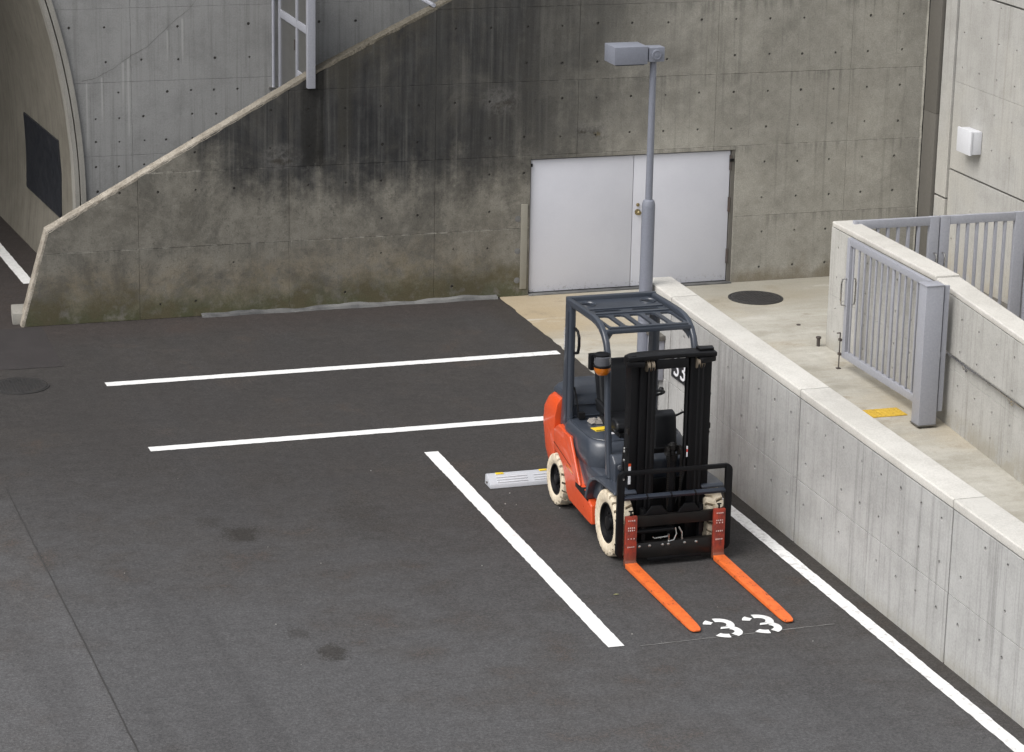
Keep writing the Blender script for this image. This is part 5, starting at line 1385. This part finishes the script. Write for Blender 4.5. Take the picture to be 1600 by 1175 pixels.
# ---- load backrest
BY = CY - 0.055
def vplate(x0, x1, z0, z1, r, y0, y1):
    return [(px, pz) for px, pz in rr2(x0, x1, z0, z1, r, 6)]
frm = rr2(-0.60, 0.575, 0.12, 0.985, 0.075, 6)
def ringpart(outer, inner, y0, y1):
    me, _ = panel_mesh('load_backrest', outer, [], (0, y0, 0), (1, 0, 0), (0, 0, 1), y1 - y0, M['black'], gap=0.0, cham=0.003, cut=[inner])
    return me
q = B()
lbk = None
for x0, x1 in ((-0.605, -0.535), (0.515, 0.585)):
    s = -1 if x0 < 0 else 1; xe = x0 if s < 0 else x1; xi = x1 if s < 0 else x0
    rr_ = 0.07; pts = [(xi, 0.10), (xi, 0.985)]
    for k in range(7):
        a = math.pi / 2 * k / 6; pts.append((xe - s * rr_ * (1 - math.sin(a)), 0.985 - rr_ * (1 - math.cos(a))))
    for k in range(7):
        a = math.pi / 2 * k / 6; pts.append((xe - s * rr_ * (1 - math.cos(a)), 0.10 + rr_ * (1 - math.sin(a))))
    q = B(); q.prism(pts, BY, BY + 0.045, 'y'); o = q.obj('load_backrest' if lbk is None else 'side_plate', M['black'], fl if lbk is None else lbk, bevel=0.005)
    if lbk is None: lbk = o
q = B(); q.bar((-0.535, BY + 0.02, 0.963), (0.515, BY + 0.02, 0.963), 0.035, 0.044); q.obj('top_bar', M['black'], lbk, bevel=0.005)
q = B(); q.bar((-0.535, BY + 0.015, 0.715), (0.515, BY + 0.015, 0.715), 0.05, 0.03, (0, -0.45, 1)); mb = q.obj('middle_bar', M['slate_dark'], lbk, bevel=0.005)
for x in (-0.30, -0.05, 0.20):
    q = B(); q.bar((x - 0.007, BY + 0.013, 0.717), (x + 0.007, BY + 0.013, 0.717), 0.056, 0.036, (0, -0.45, 1)); q.obj('joint_strip', M['black'], mb, bevel=0.003)
q = B(); q.lathe([(0.012, 0.0), (0.011, -0.01)], (-0.555, BY - 0.001, 0.915), 'y', 10); q.obj('bolt', M['steel'], lbk)
for x in (-0.56, 0.54):
    q = B(); q.box(x - 0.02, x + 0.02, BY + 0.046, BY + 0.075, 0.14, 0.50); q.obj('mounting_lug', M['black'], lbk)
# ---- forks
for x0, x1, lab in ((-0.525, -0.405, 'left fork'), (0.395, 0.515, 'right fork')):
    yb = CY - 0.085            # front face of the shank
    q = B(); q.prism([(yb + 0.045, 0.03), (yb + 0.045, 0.535), (yb, 0.535), (yb, 0.085), (yb - 0.02, 0.06), (yb + 0.01, 0.022)], x0, x1, 'x')
    fk = q.obj('fork', M['forkworn'], fl, bevel=0.008, label='worn orange-red %s with marks on its shank' % lab)
    xm = (x0 + x1) / 2; w = (x1 - x0) / 2; L0, L1 = yb - 0.012, -2.165
    secs = []
    for y, ww, zb, zt in ((L0, w, 0.018, 0.064), (L0 - 0.6, w, 0.016, 0.056), (L1 + 0.40, w, 0.014, 0.046), (L1 + 0.12, w * 0.97, 0.013, 0.036), (L1 + 0.045, w * 0.86, 0.013, 0.032), (L1 + 0.012, w * 0.66, 0.013, 0.030), (L1, w * 0.45, 0.014, 0.028)):
        secs.append([(xm - ww, y, zb), (xm + ww, y, zb), (xm + ww, y, zt), (xm - ww, y, zt)])
    loft(secs, M['fork'], 'blade', fk, bevel=0.005, seg=2, label='bright orange fork blade')
    q = B(); q.tube([(xm, yb + 0.03, 0.535), (xm, yb + 0.03, 0.575)], 0.010, 8); q.bar((xm - 0.022, yb + 0.03, 0.58), (xm + 0.022, yb + 0.03, 0.58), 0.012, 0.012); q.obj('locking_pin', M['black'], fk)
    # worn white stencil dashes on the shank
    for z in (0.495, 0.42, 0.395, 0.31, 0.225):
        q = B(); n = rng.choice((3, 4)); 
        for k in range(n):
            xx = xm - 0.03 + 0.06 * k / (n - 1); h = rng.uniform(0.004, 0.008)
            q.box(xx - 0.006, xx + 0.004, yb - 0.0035, yb - 0.001, z - h, z + h)
        q.obj('worn_mark', M['mark'], fk, smooth=False)
